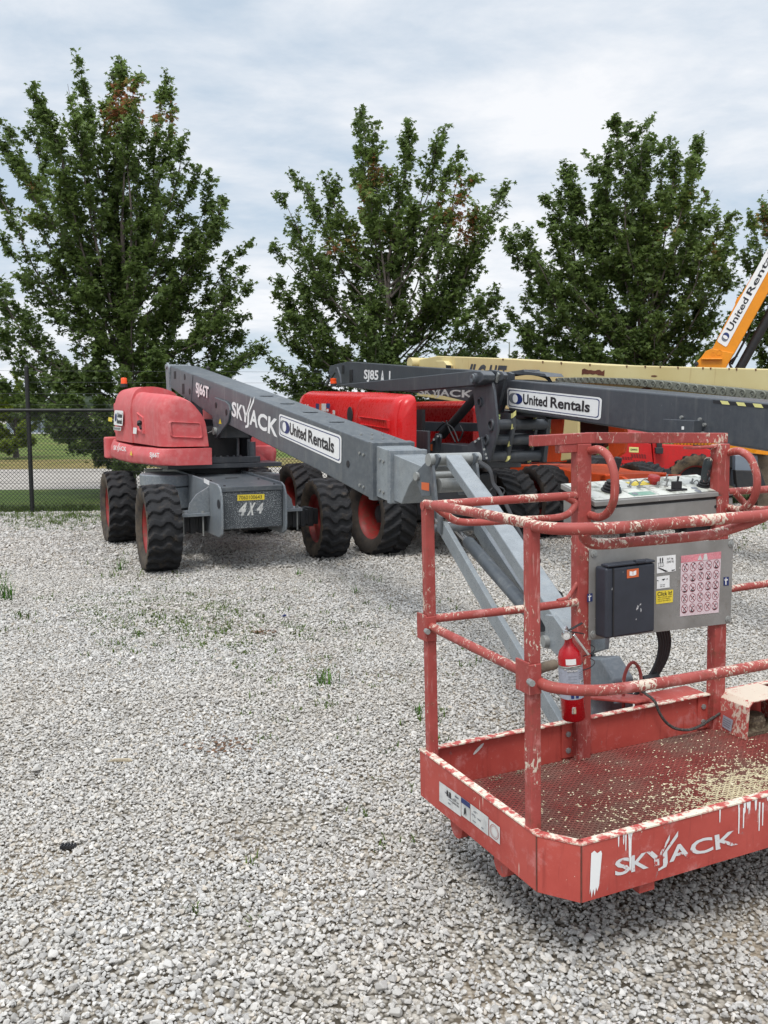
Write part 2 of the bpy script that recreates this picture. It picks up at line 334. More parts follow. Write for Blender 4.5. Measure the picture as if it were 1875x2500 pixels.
def rentals_sign(q, fr, parent, asp=4.4):
    a = MB(fr); d_rect(a, q, .003, .14, asp); o = a.build('rental_sign', M['white'], parent)
    b = MB(fr); qq = q.sub(.018, .075, .982, .925)
    vs = []
    for g, kk in ((0, .0045), (1, .0045)):
        Q2 = qq if g == 0 else q.sub(.026, .11, .974, .89)
        r = .13
        for cx, cy, a0 in ((1-r/asp, r, -90), (1-r/asp, 1-r, 0), (r/asp, 1-r, 90), (r/asp, r, 180)):
            for i in range(6): an = R(a0+i*18); vs.append(Q2.at(cx+r/asp*math.cos(an), cy+r*math.sin(an), kk))
    b.add(vs, [(i, (i+1) % 24, 24+(i+1) % 24, 24+i) for i in range(24)]); b.build('border', M['navy'], o)
    c = MB(fr); cx, cy, ry = .108, .5, .27; rx = ry/asp*1.05
    pts = [(cx-rx*.32+rx*math.cos(t), cy+ry*math.sin(t)) for t in np.linspace(0, 2*math.pi, 24, endpoint=False)]; d_poly(c, q, pts, .0045); c.build('emblem', M['mid_grey'], o)
    c = MB(fr); pts = [(cx+rx*.32+rx*math.cos(t), cy+ry*math.sin(t)) for t in np.linspace(0, 2*math.pi, 24, endpoint=False)]; d_poly(c, q, pts, .006); c.build('emblem', M['navy'], o)
    c = MB(fr); pts = [(cx-rx*.04+rx*.50*math.cos(t), cy+ry*.80*math.sin(t)) for t in np.linspace(0, 2*math.pi, 24, endpoint=False)]; d_poly(c, q, pts, .0075); c.build('emblem', M['white'], o)
    c = MB(fr); d_text(c, q.sub(.20, .27, .475, .78), 'United', .006, .026); d_text(c, q.sub(.51, .27, .90, .78), 'Rentals', .006, .026); c.build('lettering', M['ink'], o)
    return o
# ---------------------------------------------------------------- wheels
def tyre_data(D, wd, style, lug=.030, nth=300):
    Rr = D/2; prof = []; hw = wd/2
    for i in range(27):
        t = -1+2*i/26; prof.append(t)
    vs = []; side = []
    P = []
    rim = D*.30
    P.append((-hw*.72, rim, 0)); P.append((-hw*.86, rim+.03, 0)); P.append((-hw*.97, rim+(Rr-rim)*.40, 0)); P.append((-hw, rim+(Rr-rim)*.62, 0)); P.append((-hw*.985, rim+(Rr-rim)*.80, .5))
    for t in np.linspace(-.96, .96, 22): P.append((hw*t, Rr-lug-.012*abs(t)**3*1.5, 1))
    P += [(-a, b, c) for a, b, c in P[:5][::-1]]
    n = len(P); th = np.linspace(0, 2*math.pi, nth, endpoint=False); NL = 20 if style != 'chev' else 21
    for a in th:
        for (x, r, c) in P:
            w = x/hw; ph = a*NL/(2*math.pi)
            if style == 'chev':
                ph += .5*(w > 0); ph += abs(w)*1.05; duty = .46; inn = 1 if abs(w) > .06 or True else 0
            else:
                ph += .42*abs(w)+.16*math.sin(w*7); ph += .5*(w > 0)*0; duty = .56
            u = (ph % 1); e = .07
            hgt = min(1, max(0, min(u, duty-u)/e)) if u < duty else 0
            rr = r+lug*hgt*c
            vs.append((x, rr*math.cos(a), rr*math.sin(a))); side.append(1. if c < .6 else 0.)
    fs = [(i*n+k, ((i+1) % nth)*n+k, ((i+1) % nth)*n+k+1, i*n+k+1) for i in range(nth) for k in range(n-1)]
    return vs, fs, side
def make_wheel(D, wd, style, tm, rm, dish=1):
    """part: rim (hub at origin, axis = x, outer face +x); sub-parts tyre and hub"""
    q = D*.30; m = MB(); hw = wd/2
    m.lathe([(-hw*.72, q+.012), (-hw*.70, q-.004), (-hw*.55, q-.02), (-hw*.1, q-.03), (hw*.35, q-.028), (hw*.6, q-.015), (hw*.72, q+.012)], (0, 0, 0), (1, 0, 0), 40)
    m.lathe([(-hw*.30, q-.024), (-hw*.28, q*.55), (-hw*.12, q*.45), (-hw*.12, .001)], (0, 0, 0), (1, 0, 0), 40)
    m.lathe([(-hw*.36, q-.024), (-hw*.34, q*.55), (-hw*.18, q*.45), (-hw*.18, .001)], (0, 0, 0), (1, 0, 0), 40)
    vs, fs, side = tyre_data(D, wd, style)
    t = MB(); t.add(vs, fs, True)
    h = MB(); h.lathe([(-hw*.12, q*.40), (hw*.15, q*.36), (hw*.2, q*.30), (hw*.2, .001)], (0, 0, 0), (1, 0, 0), 20)
    for i in range(9): a = 2*math.pi*i/9; h.cyl((-hw*.3, math.cos(a)*q*.62, math.sin(a)*q*.62), (-hw*.1, math.cos(a)*q*.62, math.sin(a)*q*.62), .014, seg=6)
    def mk(mb, nm, mt):
        me = bpy.data.meshes.new(nm); me.from_pydata(mb.v, [], mb.f); me.polygons.foreach_set('use_smooth', [True]*len(mb.f)); me.materials.append(mt)
        bm = bmesh.new(); bm.from_mesh(me); bmesh.ops.recalc_face_normals(bm, faces=bm.faces); bm.to_mesh(me); bm.free(); me.set_sharp_from_angle(angle=R(42)); return me
    mt = mk(t, 'tyre', tm); at = mt.attributes.new('side', 'FLOAT', 'POINT'); at.data.foreach_set('value', side)
    return mk(m, 'wheel', rm), mt, mk(h, 'hub', M['dark'])
def put_wheel(data, root, x, y, z, flip=False, spin=0., yaw=0.):
    x, flip, yaw = -x, not flip, -yaw                          # machine frames are mirrored twins of their roots
    a, b, c = data; w = bpy.data.objects.new('wheel', a); COL.objects.link(w); w.parent = root; w.location = (x, y, z); w.rotation_euler = (spin, 0, (math.pi if flip else 0)+yaw)
    for me, nm in ((b, 'tyre'), (c, 'hub')): o = bpy.data.objects.new(nm, me); COL.objects.link(o); o.parent = w
    return w
# ================================================================ setting: ground, lawn, road, field
SL = .12                                                    # the fence and the road run slightly away to the right
def strip(name, mat, y0, y1, z, x0=-60., x1=60., n=1):
    mb = MB(); mb.add([(x0, y0+SL*x0, z), (x1, y0+SL*x1, z), (x1, y1+SL*x1, z), (x0, y1+SL*x0, z)], [(0, 1, 2, 3)])
    return tag(mb.build(name, mat), kind='structure')
FY = 16.32                                                  # fence line at x = 0
def gravel_mat():
    g = G('gravel_bed'); co = g.co
    v = g.voro(52, 'Color', g.map((1, 1, 1))); sp = g.n.new('ShaderNodeSeparateColor'); g.l.new(v, sp.inputs[0])
    c = g.mix(sp.outputs[0], srgb(146, 140, 130), srgb(190, 184, 174)); d = g.voro(52, 'Distance', g.map((1, 1, 1)))
    c = g.mix(g.ramp(d, .45, .75), c, srgb(74, 68, 58))
    c = g.mix(g.ramp(g.noise(1.1, 5, .6), .5, .68, 0, .6), c, srgb(150, 134, 112)); g.bump(d, .8, .012); return g.fin(c, .9, 0, .2)
def grass_mat(name, a, b, dry=None):
    g = G(name); n = g.noise(1.2, 6, .65); c = g.mix(g.ramp(n, .3, .7), a, b); c = g.mix(g.ramp(g.noise(26, 4, .7), .35, .65, 0, .5), c, tuple(x*.55 for x in a))
    if dry: c = g.mix(g.ramp(g.noise(.5, 5, .6), .5, .64, 0, .8), c, dry)
    g.bump(g.noise(40, 4, .7), 1, .05); return g.fin(c, .9, 0, .2)
def road_mat():
    g = G('pale_concrete_road'); n = g.noise(.8, 7, .6); c = g.mix(g.ramp(n, .3, .7), srgb(150, 144, 136), srgb(170, 164, 156)); c = g.mix(g.ramp(g.noise(60, 3), .6, .8, 0, .3), c, srgb(120, 116, 110)); return g.fin(c, .85, 0, .2)
MG = gravel_mat()
gm = MB(); gm.add([(-40, -12, 0), (40, -12, 0), (40, FY+.15+SL*40, 0), (-40, FY+.15-SL*40, 0)], [(0, 1, 2, 3)]); tag(gm.build('gravel_ground', MG), kind='structure')
MLG = grass_mat('lawn_green', srgb(78, 100, 44), srgb(98, 120, 58), srgb(110, 116, 62))
strip('lawn', MLG, FY+.15, 21.2, -.004)
strip('road', road_mat(), 21.2, 28.6, -.008, -90, 90)
strip('dry_verge', grass_mat('dry_grass', srgb(136, 124, 76), srgb(160, 144, 92), srgb(112, 112, 56)), 28.6, 34.0, -.006, -90, 90)
mb = MB(); mb.add([(-900, 18, -.03), (900, 18, -.03), (1500, 118, -.012), (-1500, 110, -.012)], [(0, 1, 2, 3)])
tag(mb.build('field', grass_mat('field_grass', srgb(92, 112, 46), srgb(112, 128, 60), srgb(126, 124, 74))), kind='structure')
mb = MB(); mb.add([(-1500, 110, -.016), (1500, 118, -.016), (1500, 172, -.016), (-1500, 164, -.016)], [(0, 1, 2, 3)]); tag(mb.build('far_road', road_mat()), kind='structure')
mb = MB(); mb.add([(-2400, 164, -.02), (2400, 172, -.02), (2400, 1500, -.02), (-2400, 1500, -.02)], [(0, 1, 2, 3)]); tag(mb.build('far_field', grass_mat('far_grass', srgb(104, 120, 62), srgb(124, 134, 78))), kind='structure')
# ---- loose stones
def stone_mat():
    g = G('limestone'); oi = g.n.new('ShaderNodeObjectInfo'); rnd = oi.outputs['Random']
    cr = g.n.new('ShaderNodeValToRGB'); g.l.new(rnd, cr.inputs[0]); E = cr.color_ramp.elements
    E[0].position = 0; E[0].color = (*srgb(150, 148, 145), 1); E[1].position = 1; E[1].color = (*srgb(222, 219, 214), 1)
    for p, c in ((.14, (166, 164, 161)), (.40, (184, 182, 178)), (.7, (197, 194, 189)), (.86, (209, 206, 201)), (.96, (184, 173, 157))): e = E.new(p); e.color = (*srgb(*c), 1)
    ln = g.noise(.7, 5, .6, oi.outputs['Location']); base = g.mix(g.ramp(ln, .42, .66, 0, .32), cr.outputs[0], srgb(184, 174, 160)); base = g.mix(g.ramp(g.noise(2.6, 4, .6, oi.outputs['Location']), .50, .70, 0, .35), base, srgb(150, 144, 134)); n = g.noise(60, 4, .65); c = g.mix(g.ramp(n, .3, .7, .0, .2), base, (.40, .39, .37)); g.bump(n, .25, .003); return g.fin(c, .85, 0, .25)
MS = stone_mat()
scol = bpy.data.collections.new('stone_kinds')
for k in range(14):
    bm = bmesh.new(); r = random.Random(k)
    for i in range(13):
        v = Vector((r.gauss(0, 1), r.gauss(0, 1), r.gauss(0, 1))).normalized(); v = Vector((v.x*r.uniform(.85, 1.1), v.y*r.uniform(.6, .95), v.z*r.uniform(.45, .75))); bm.verts.new(v*.5)
    res = bmesh.ops.convex_hull(bm, input=bm.verts); bmesh.ops.delete(bm, geom=[g for g in res['geom_interior'] if isinstance(g, bmesh.types.BMVert)], context='VERTS')
    bmesh.ops.bevel(bm, geom=list(bm.edges), offset=.035, segments=1, affect='EDGES', clamp_overlap=True)
    me = bpy.data.meshes.new('stone_kind'); bm.to_mesh(me); bm.free(); me.materials.append(MS); o = bpy.data.objects.new('stone_kind', me); scol.objects.link(o)
P = []
def scatter(y0, y1, dens, s0, s1, pad=.5, zz=.004):
    a = CX/FPX; xs = a*y1+pad; n = int((y1-y0)*2*xs*dens); x = rng.uniform(-xs, xs, n); y = rng.uniform(y0, y1, n); k = np.abs(x) < a*y+pad; x = x[k]; y = y[k]
    k = y < FY+.05+SL*x; x = x[k]; y = y[k]; bare = np.zeros(len(x))
    for (bx, by, br, bs) in BARE: bare = np.maximum(bare, bs*np.exp(-((x-bx)**2+((y-by)*1.3)**2)/br**2))
    k = rng.uniform(0, 1, len(x)) > bare; x = x[k]; y = y[k]; s = rng.lognormal(0, .30, len(x))*rng.uniform(s0, s1, len(x)); P.append(np.stack([x, y, s*rng.uniform(.08, .38, len(x))+zz, s], 1))
BARE = [(.95, 2.62, .22, .55), (.35, 2.75, .16, .5), (1.25, 2.95, .2, .5), (-.05, 3.0, .15, .45), (.6, 2.4, .14, .5), (-.4, 3.75, .22, .75), (-.15, 3.85, .12, .5), (-1.9, 4.6, .2, .5), (.05, 5.9, .12, .8)]
for i in range(26): BARE.append((rng.uniform(-1.2, 1.9), rng.uniform(2.3, 4.2), rng.uniform(.05, .13), .6))
scatter(1.3, 3.0, 5600, .0125, .0225, 1.2); scatter(3.0, 4.6, 7200, .0105, .019, 1.2); scatter(4.6, 7.0, 6200, .0110, .0195, 1.2); scatter(7.0, 10.0, 3900, .013, .022, 1.2); scatter(10.0, 18.5, 1500, .019, .032, 1.5)
P = np.concatenate(P); n = len(P); print('stones', n)
me = bpy.data.meshes.new('loose_gravel'); me.vertices.add(n); me.vertices.foreach_set('co', P[:, :3].astype(np.float32).ravel())
at = me.attributes.new('scl', 'FLOAT', 'POINT'); at.data.foreach_set('value', P[:, 3].astype(np.float32))
at = me.attributes.new('rot', 'FLOAT_VECTOR', 'POINT'); rr = np.stack([rng.uniform(-.45, .45, n), rng.uniform(-.45, .45, n), rng.uniform(0, 6.28, n)], 1); at.data.foreach_set('vector', rr.astype(np.float32).ravel())
at = me.attributes.new('kid', 'INT', 'POINT'); at.data.foreach_set('value', rng.integers(0, 14, n).astype(np.int32))
go = bpy.data.objects.new('loose_gravel', me); COL.objects.link(go); tag(go, 'pale grey crushed limestone spread loose over the yard', 'gravel', kind='stuff')
ng = bpy.data.node_groups.new('scatter', 'GeometryNodeTree'); ng.interface.new_socket('Geometry', in_out='INPUT', socket_type='NodeSocketGeometry'); ng.interface.new_socket('Geometry', in_out='OUTPUT', socket_type='NodeSocketGeometry')
gi = ng.nodes.new('NodeGroupInput'); gout = ng.nodes.new('NodeGroupOutput'); m2p = ng.nodes.new('GeometryNodeMeshToPoints'); iop = ng.nodes.new('GeometryNodeInstanceOnPoints'); ci = ng.nodes.new('GeometryNodeCollectionInfo')
ci.inputs['Collection'].default_value = scol; ci.inputs['Separate Children'].default_value = True; ci.inputs['Reset Children'].default_value = True
def na(nm, t): q = ng.nodes.new('GeometryNodeInputNamedAttribute'); q.data_type = t; q.inputs['Name'].default_value = nm; return q.outputs['Attribute']
ng.links.new(gi.outputs[0], m2p.inputs[0]); ng.links.new(m2p.outputs[0], iop.inputs['Points']); ng.links.new(ci.outputs[0], iop.inputs['Instance']); iop.inputs['Pick Instance'].default_value = True
ng.links.new(na('kid', 'INT'), iop.inputs['Instance Index']); ng.links.new(na('rot', 'FLOAT_VECTOR'), iop.inputs['Rotation']); ng.links.new(na('scl', 'FLOAT'), iop.inputs['Scale']); ng.links.new(iop.outputs[0], gout.inputs[0])
md = go.modifiers.new('scatter', 'NODES'); md.node_group = ng
# ---- fence
FX0 = -6.04; fd = Vector((1, SL, 0)).normalized()
FF = Fr((0, FY, 0), F=(SL, -1)); fr_len = (-9.6, 5.4)
fence = thing('chain_link_fence', FF, 'black chain link fence with wire strands behind the lifts', 'fence')
mf = paint('black_fence_coating', (.012, .013, .013), .5, .1)
mb = MB(FF); hf = 1.72; d = .066; k = fr_len[0]
def strand(mb, a, b, r=.0032):
    a = np.array(a); b = np.array(b); t = (b-a)/np.linalg.norm(b-a); u = np.cross(t, (0, 1, 0)); w = np.array((0, 1, 0.))
    vs = [q+r*(u*math.cos(an)+w*math.sin(an)) for q in (a, b) for an in (0.5, 2.6, 4.7)]; mb.add(vs, [(0, 1, 4, 3), (1, 2, 5, 4), (2, 0, 3, 5)])
while k < fr_len[1]:
    for dr in (1, -1):
        x0, x1 = (k, k+hf) if dr > 0 else (k+hf, k)
        x0c, x1c = x0, x1; strand(mb, (x0c, .004*dr, .03), (x1c, .004*dr, hf+.03), .0040)
    k += d*1.0
mb.build('wire_mesh', mf, fence)
mb = MB(FF); mb.cyl((fr_len[0], 0, 1.74), (fr_len[1], 0, 1.74), .028, seg=10); mb.build('top_rail', mf, fence)
i = 0; x = FX0-3.0
while x < fr_len[1]:
    if x > fr_len[0]: mb = MB(FF); mb.cyl((x, -.035, 0), (x, -.035, 2.46), .037, seg=12); mb.lathe([(0, .037), (.03, .02), (.04, .001)], (x, -.035, 2.46), (0, 0, 1), 12); mb.build('post', mf, fence)
    x += 3.0
mg = paint('thin_wire', (.05, .055, .06), .6, .05)
mb = MB(FF)
for j in range(13): mb.cyl((fr_len[0], -.08, .12+.19*j), (fr_len[1], -.08, .12+.19*j), .0022, seg=4)
mb.build('strand_wire', mg, fence)
# ---- far things seen through the fence
mb = MB(); rr_ = random.Random(5); x = -330
mwood = paint('far_foliage', (.018, .03, .014), .9, .3, sc=.1)
bm = bmesh.new()
while x < 420:
    w = rr_.uniform(7, 16); hgt = rr_.uniform(2.0, 5.5)
    if rr_.random() < .85: 
        mt = Matrix.Translation((x, 330+rr_.uniform(-20, 20), hgt*.3))@Matrix.Diagonal((w, 6, hgt, 1)); bmesh.ops.create_icosphere(bm, subdivisions=3, radius=1, matrix=mt)
    x += w*rr_.uniform(.6, 1.2)
for v in bm.verts: v.co += Vector((rr_.gauss(0, .5), rr_.gauss(0, .5), rr_.gauss(0, .45)))
me = bpy.data.meshes.new('far_woods'); bm.to_mesh(me); bm.free(); me.materials.append(mwood); o = bpy.data.objects.new('far_woods', me); COL.objects.link(o); tag(o, 'low dark line of woods along the horizon', 'woods', kind='stuff')
CF = Fr((-25.6, 68, 0), F=(0, -1)); cab = thing('utility_cabinet', CF, 'grey ribbed utility cabinets on the far grass behind the fence', 'cabinet')
for j, (x0, w, hh) in enumerate(((-1.9, .5, 1.45), (-1.2, .75, 1.5), (-.3, .7, 1.4), (.6, .7, 1.2))):
    mb = MB(CF); mb.box((x0, 0, 0), (x0+w, .6, hh)); o = mb.build('cabinet_body', M['blueish'], cab, .02); mb = MB(CF); mb.box((x0-.03, -.03, hh+.001), (x0+w+.03, .63, hh+.05)); mb.build('lid', M['galv'], o)
mb = MB(CF); mb.box((-2.2, -.3, 0), (1.6, .9, .08)); mb.build('slab', M['white_worn'], cab)
for (u, v0, v1, lab) in ((34, 1049, 1014, 'white marker post with orange top standing on the far grass'), (131, 1052, 1026, 'short white marker post beside the grey cabinets')):
    yy = 1.75*2250/(v0-1000); f2 = Fr(((u-CX)/FPX*yy, yy, 0), F=(0, -1)); t = thing('marker_post', f2, lab, 'post'); hh = (v0-v1)/2250*yy
    mb = MB(f2); mb.cyl((0, 0, 0), (0, 0, hh), .09, .05, 8); mb.cyl((0, 0, 0), (0, 0, .25), .16, .10, 8); mb.build('stake', M['white'], t); mb = MB(f2); mb.box((-.16, -.02, hh+.002), (.16, .02, hh+.3)); mb.build('marker_plate', M['orange_vinyl'] if u < 60 else M['white'], t)
f2 = Fr((10.2, 76, 0), F=(0, -1)); t = thing('street_lamp', f2, 'thin distant lamp pole between the second and third trees', 'street lamp')
mb = MB(f2); mb.cyl((0, 0, 0), (0, 0, 7.2), .09, .05, 8); mb.build('pole', M['galv'], t); mb = MB(f2); mb.tube([(0, 0, 7.1), (-.5, 0, 7.35), (-1.1, 0, 7.4)], .035, 6); mb.box((-1.6, -.12, 7.34), (-1.1, .12, 7.44)); mb.build('lamp_head', M['galv'], t)
# ================================================================ machine A: telescopic boom lift (its platform is the big basket in front)
A = Fr((-2.08, 11.5), (.46, -.888))
lift = thing('boom_lift', A, 'faded red and grey telescopic boom lift with its worn red work platform in front', 'boom lift')
WD = make_wheel(.95, .365, 'wave', M['tyre'], M['rim'])
for r, f, sp, yw in ((-1.05, 1.22, .2, .07), (.93, 1.22, 1.1, .10), (-.98, -1.22, 2.0, .05), (.93, -1.22, .7, 0)): put_wheel(WD, lift, r, f, .475, r < 0, sp, yw)
co = -.16                                                   # lateral centre of the chassis
for f in (1.22, -1.22):
    mb = MB(A); mb.box((-.9, f-.09, .42), (.8, f+.09, .60))
    for k in range(-8, 8): mb.box((k*.1-.03, f-.105, .40), (k*.1+.035, f+.105, .62))
    o = mb.build('axle', M['dark'], lift, .008)
# chassis box with side plates
mb = MB(A); mb.prism([(0, 1.77, .48), (0, 1.77, .925), (0, -.25, 1.0), (0, -1.75, .93), (0, -1.75, .5), (0, -.3, .42), (0, .9, .42)], 0, -.50, .16); ch = mb.build('chassis', M['grey'], lift, .008)
for x0, x1 in ((-.54, -.515), (.175, .20)):
    mb = MB(A); mb.prism([(0, 1.84, .44), (0, 1.86, .52), (0, 1.86, .84), (0, 1.80, .935), (0, 1.72, .965), (0, -.25, 1.04), (0, -.6, 1.0), (0, -.6, .5), (0, .8, .40), (0, 1.75, .40)], 0, x0, x1); o = mb.build('side_plate', M['grey_light'], lift, .008)
    mb = MB(A); mb.lathe([(0, .028), (.004, .05), (.004, .001)], (x0-.002 if x0 < 0 else x1-.002, 1.78, .76), (-1 if x0 < 0 else 1, 0, 0), 16); mb.build('tie_down_eye', M['dark'], o)
mb = MB(A); mb.box((-.505, 1.775, .49), (.165, 1.79, .88)); fp = mb.build('front_plate', M['speck'], lift, .004)
mb = MB(A)
a, b, c, d = [np.array(q) for q in ((-.51, 1.80, .935), (.17, 1.80, .935), (.17, -.12, 1.015), (-.51, -.12, 1.015))]
mb.add([a, b, c, d, a+[0, 0, -.05], b+[0, 0, -.05], c+[0, 0, -.05], d+[0, 0, -.05]], [(0, 1, 2, 3), (4, 5, 1, 0), (7, 6, 5, 4), (0, 3, 7, 4), (1, 5, 6, 2), (3, 2, 6, 7)])
tp = mb.build('deck_plate', M['grey'], lift, .004)
mb = MB(A)
for x in (-.45, .11):
    for y in (1.7, 1.2, .6, .1): mb.cyl((x, y, .935+(1.8-y)*.0417), (x, y, .945+(1.8-y)*.0417), .012, seg=6)
mb.box((-.22, .98, .966), (-.08, 1.02, .974)); mb.build('deck_bolt', M['dark'], tp)
def qf(fr, y, pts, n=(0, 1, 0)): return Quad(fr.pxs(pts, y=y), n)
def qr(fr, x, pts, n=(-1, 0, 0)): return Quad(fr.pxs(pts, x=x), n)
q = qf(A, 1.79, [(579.5, 1208), (645.5, 1206), (645.5, 1219.5), (579.5, 1222.5)])
mb = MB(A); d_rect(mb, q, .002); o = mb.build('number_plate', M['yellow'], fp); mb = MB(A); d_text(mb, q.sub(.05, .18, .9, .84), '7060100643', .004, .0); mb.build('lettering', M['ink'], fp)
q = qf(A, 1.79, [(584, 1228), (643, 1226), (641, 1257), (581, 1259)]); mb = MB(A)
d_text(mb, q.sub(0, 0, .32, 1), '4', .002, .05, .25); d_text(mb, q.sub(.36, 0, .68, 1), 'X', .002, .05, .25); d_text(mb, q.sub(.74, .12, 1, .95), '4', .002, .05, .2); mb.build('stencil_number', M['white_worn'], fp)
q = qr(A, -.54, [(498, 1167), (511.5, 1174), (511.5, 1185), (498, 1178)]); mb = MB(A); d_rect(mb, q, .002); mb.build('sticker', M['white'], lift)
# gussets and axle clamps
for sx in (-1, 1):
    x0 = -.54 if sx < 0 else .2
    mb = MB(A); pts = [(x0, 1.42, .62), (x0+sx*.05, 1.42, .62), (x0+sx*.24, 1.42, .64), (x0+sx*.22, 1.42, .74), (x0+sx*.14, 1.42, .84), (x0, 1.42, .92)]; mb.prism(pts, 1, 1.41, 1.43)
    mb.box((min(x0, x0+sx*.34), 1.08, .60), (max(x0, x0+sx*.34), 1.46, .635)); o = mb.build('axle_bracket', M['grey_light'], lift, .004)
    mb = MB(A)
    for xx in (.07, .29):
        for yy in (1.10, 1.42): mb.cyl((x0+sx*xx, yy, .38), (x0+sx*xx, yy, .67), .010, seg=6); mb.cyl((x0+sx*xx, yy, .636), (x0+sx*xx, yy, .655), .022, seg=6)
    mb.build('clamp_bolt', M['galv'], o)
# rounded tank beside the chassis
mb = MB(A)
def octa(cx, cy, r, z0, z1, sx=1.): 
    pts = [(cx+sx*r*math.cos(R(a)), cy+r*math.sin(R(a)), 0) for a in range(0, 360, 20)]; mb.prism(pts, 2, z0, z1)
octa(-.70, .30, .36, .86, 1.0, .9); octa(-.69, .30, .34, .60, .855, .9); octa(-.68, .30, .30, .44, .595, .9)
mb.build('tank', M['grey_light'], lift, .018, 3)
mb = MB(A); octa(.42, .25, .32, .50, .96, .9); mb.build('tank', M['grey_light'], lift, .018, 3)
# turntable
mb = MB(A); mb.cyl((co+.08, 0, .96), (co+.08, 0, 1.06), .46, seg=40); mb.build('slew_ring', M['dark'], lift, .006)
mb = MB(A); mb.box((-.78, -2.2, 1.062), (.62, .62, 1.115)); mb.box((-.34, -2.0, 1.12), (-.30, .55, 1.55)); mb.box((.24, -2.0, 1.12), (.28, .45, 1.62)); mb.box((-.3, -1.9, 1.12), (.24, -1.4, 1.9)); mb.box((-.36, .50, 1.118), (.36, .58, 1.19)); tt = mb.build('turret_frame', M['grey_new'], lift, .006)
mb = MB(A); mb.tube(curve([(.10, .5, 1.12), (.10, .5, 1.45), (.04, .46, 1.56)], 4), .018, 8); mb.cyl((.30, .42, 1.12), (.30, .42, 1.36), .055, seg=14)
for k in range(5): mb.cyl((-.2+.08*k, .54, 1.19), (-.2+.08*k, .54, 1.205), .014, seg=6)
mb.build('turret_fitting', M['grey'], tt)
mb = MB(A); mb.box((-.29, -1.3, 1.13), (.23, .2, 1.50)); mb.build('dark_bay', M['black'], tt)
# left hood (built from cross-sections so that its corners are really round)
def hoodsec(fr, prof, ys, taper):
    """prof: (x,z) polygon, first point bottom outer; swept along y with scaling about an inner bottom anchor"""
    vs = []; n = len(prof)
    for y, (sx, sz, dz) in zip(ys, taper):
        for x, z in prof: vs.append((ax0+(x-ax0)*sx, y, az0+(z-az0)*sz+dz))
    m = MB(fr); fs = [(i*n+k, i*n+(k+1) % n, (i+1)*n+(k+1) % n, (i+1)*n+k) for i in range(len(ys)-1) for k in range(n)]
    m.add(vs, fs+[list(range(n))[::-1], [(len(ys)-1)*n+k for k in range(n)]]); return m
def rnd(poly, r, n=5):
    """round the corners of a 2D polygon; r: radius per corner"""
    o = []; N_ = len(poly)
    for i in range(N_):
        p = np.array(poly[i], float); a = np.array(poly[i-1], float); b = np.array(poly[(i+1) % N_], float); ri = r[i] if isinstance(r, (list, tuple)) else r
        if ri <= 0: o.append(tuple(p)); continue
        u = (a-p)/np.linalg.norm(a-p); v = (b-p)/np.linalg.norm(b-p); ri = min(ri, np.linalg.norm(a-p)*.48, np.linalg.norm(b-p)*.48)
        for k in range(n+1):
            t = k/n; q = (p+u*ri)*(1-t)**2+p*2*t*(1-t)+(p+v*ri)*t*t; o.append(tuple(q))
    return o
ax0, az0 = -.35, 1.3
up = rnd([(-.88, 1.33), (-.90, 1.78), (-.82, 1.93), (-.60, 1.90), (-.38, 1.68), (-.33, 1.33)], [0, .10, .12, .14, .12, 0])
ys = [.78, .76, .70, .60, .3, -.2, -.62]; m = hoodsec(A, up, ys, [(.72, .90, 0), (.84, .95, 0), (.94, .985, 0), (1, 1, 0), (1, 1.02, 0), (1.01, 1.05, 0), (1.01, 1.08, 0)])
hd = m.build('engine_hood', M['hood_faded'], lift, .012, 3, 50)
upr = rnd([(-.90, 1.33), (-.92, 1.80), (-.84, 2.02), (-.58, 2.04), (-.30, 1.95), (-.28, 1.33)], [0, .12, .14, .12, .12, 0])
az0 = 1.33
m = hoodsec(A, upr, [-.645, -.70, -1.2, -1.75, -2.0, -2.12, -2.16], [(1.0, 1.0, 0), (1.0, 1.0, 0), (.99, 1.02, 0), (.96, 1.0, 0), (.88, .95, 0), (.74, .86, 0), (.6, .76, 0)])
rh = m.build('rear_hood', M['hood_faded'], lift, .012, 3, 50)
# dividing ridge between the two hoods
m = hoodsec(A, [(x-.004, z+.006) for x, z in upr], [-.615, -.645], [(1, 1.0, 0), (1, 1.0, 0)]); m.build('hood_seam', M['hood_faded'], rh)
# recessed handle bay and latch, long grip groove on the front hood
def bay(fr, x, pts, depth, name, parent, mt, rim=.02):
    """a pressed recess: raised lip around a dark sunken floor"""
    m = MB(fr); P = fr.pxs(pts, x=x); n = len(P); c = sum(P)/n; vs = []
    for q in P: vs.append(q+np.array([-.0, 0, 0]))
    for q in P: vs.append(q+(c-q)*.02+np.array([-rim, 0, 0]))
    for q in P: vs.append(q+(c-q)*.10+np.array([-rim, 0, 0]))
    for q in P: vs.append(q+(c-q)*.16+np.array([depth, 0, 0]))
    fs = [(j*n+k, j*n+(k+1) % n, (j+1)*n+(k+1) % n, (j+1)*n+k) for j in range(3) for k in range(n)]+[[3*n+k for k in range(n)]]
    m.add(vs, fs); return m.build(name, mt, parent, .004, 2)
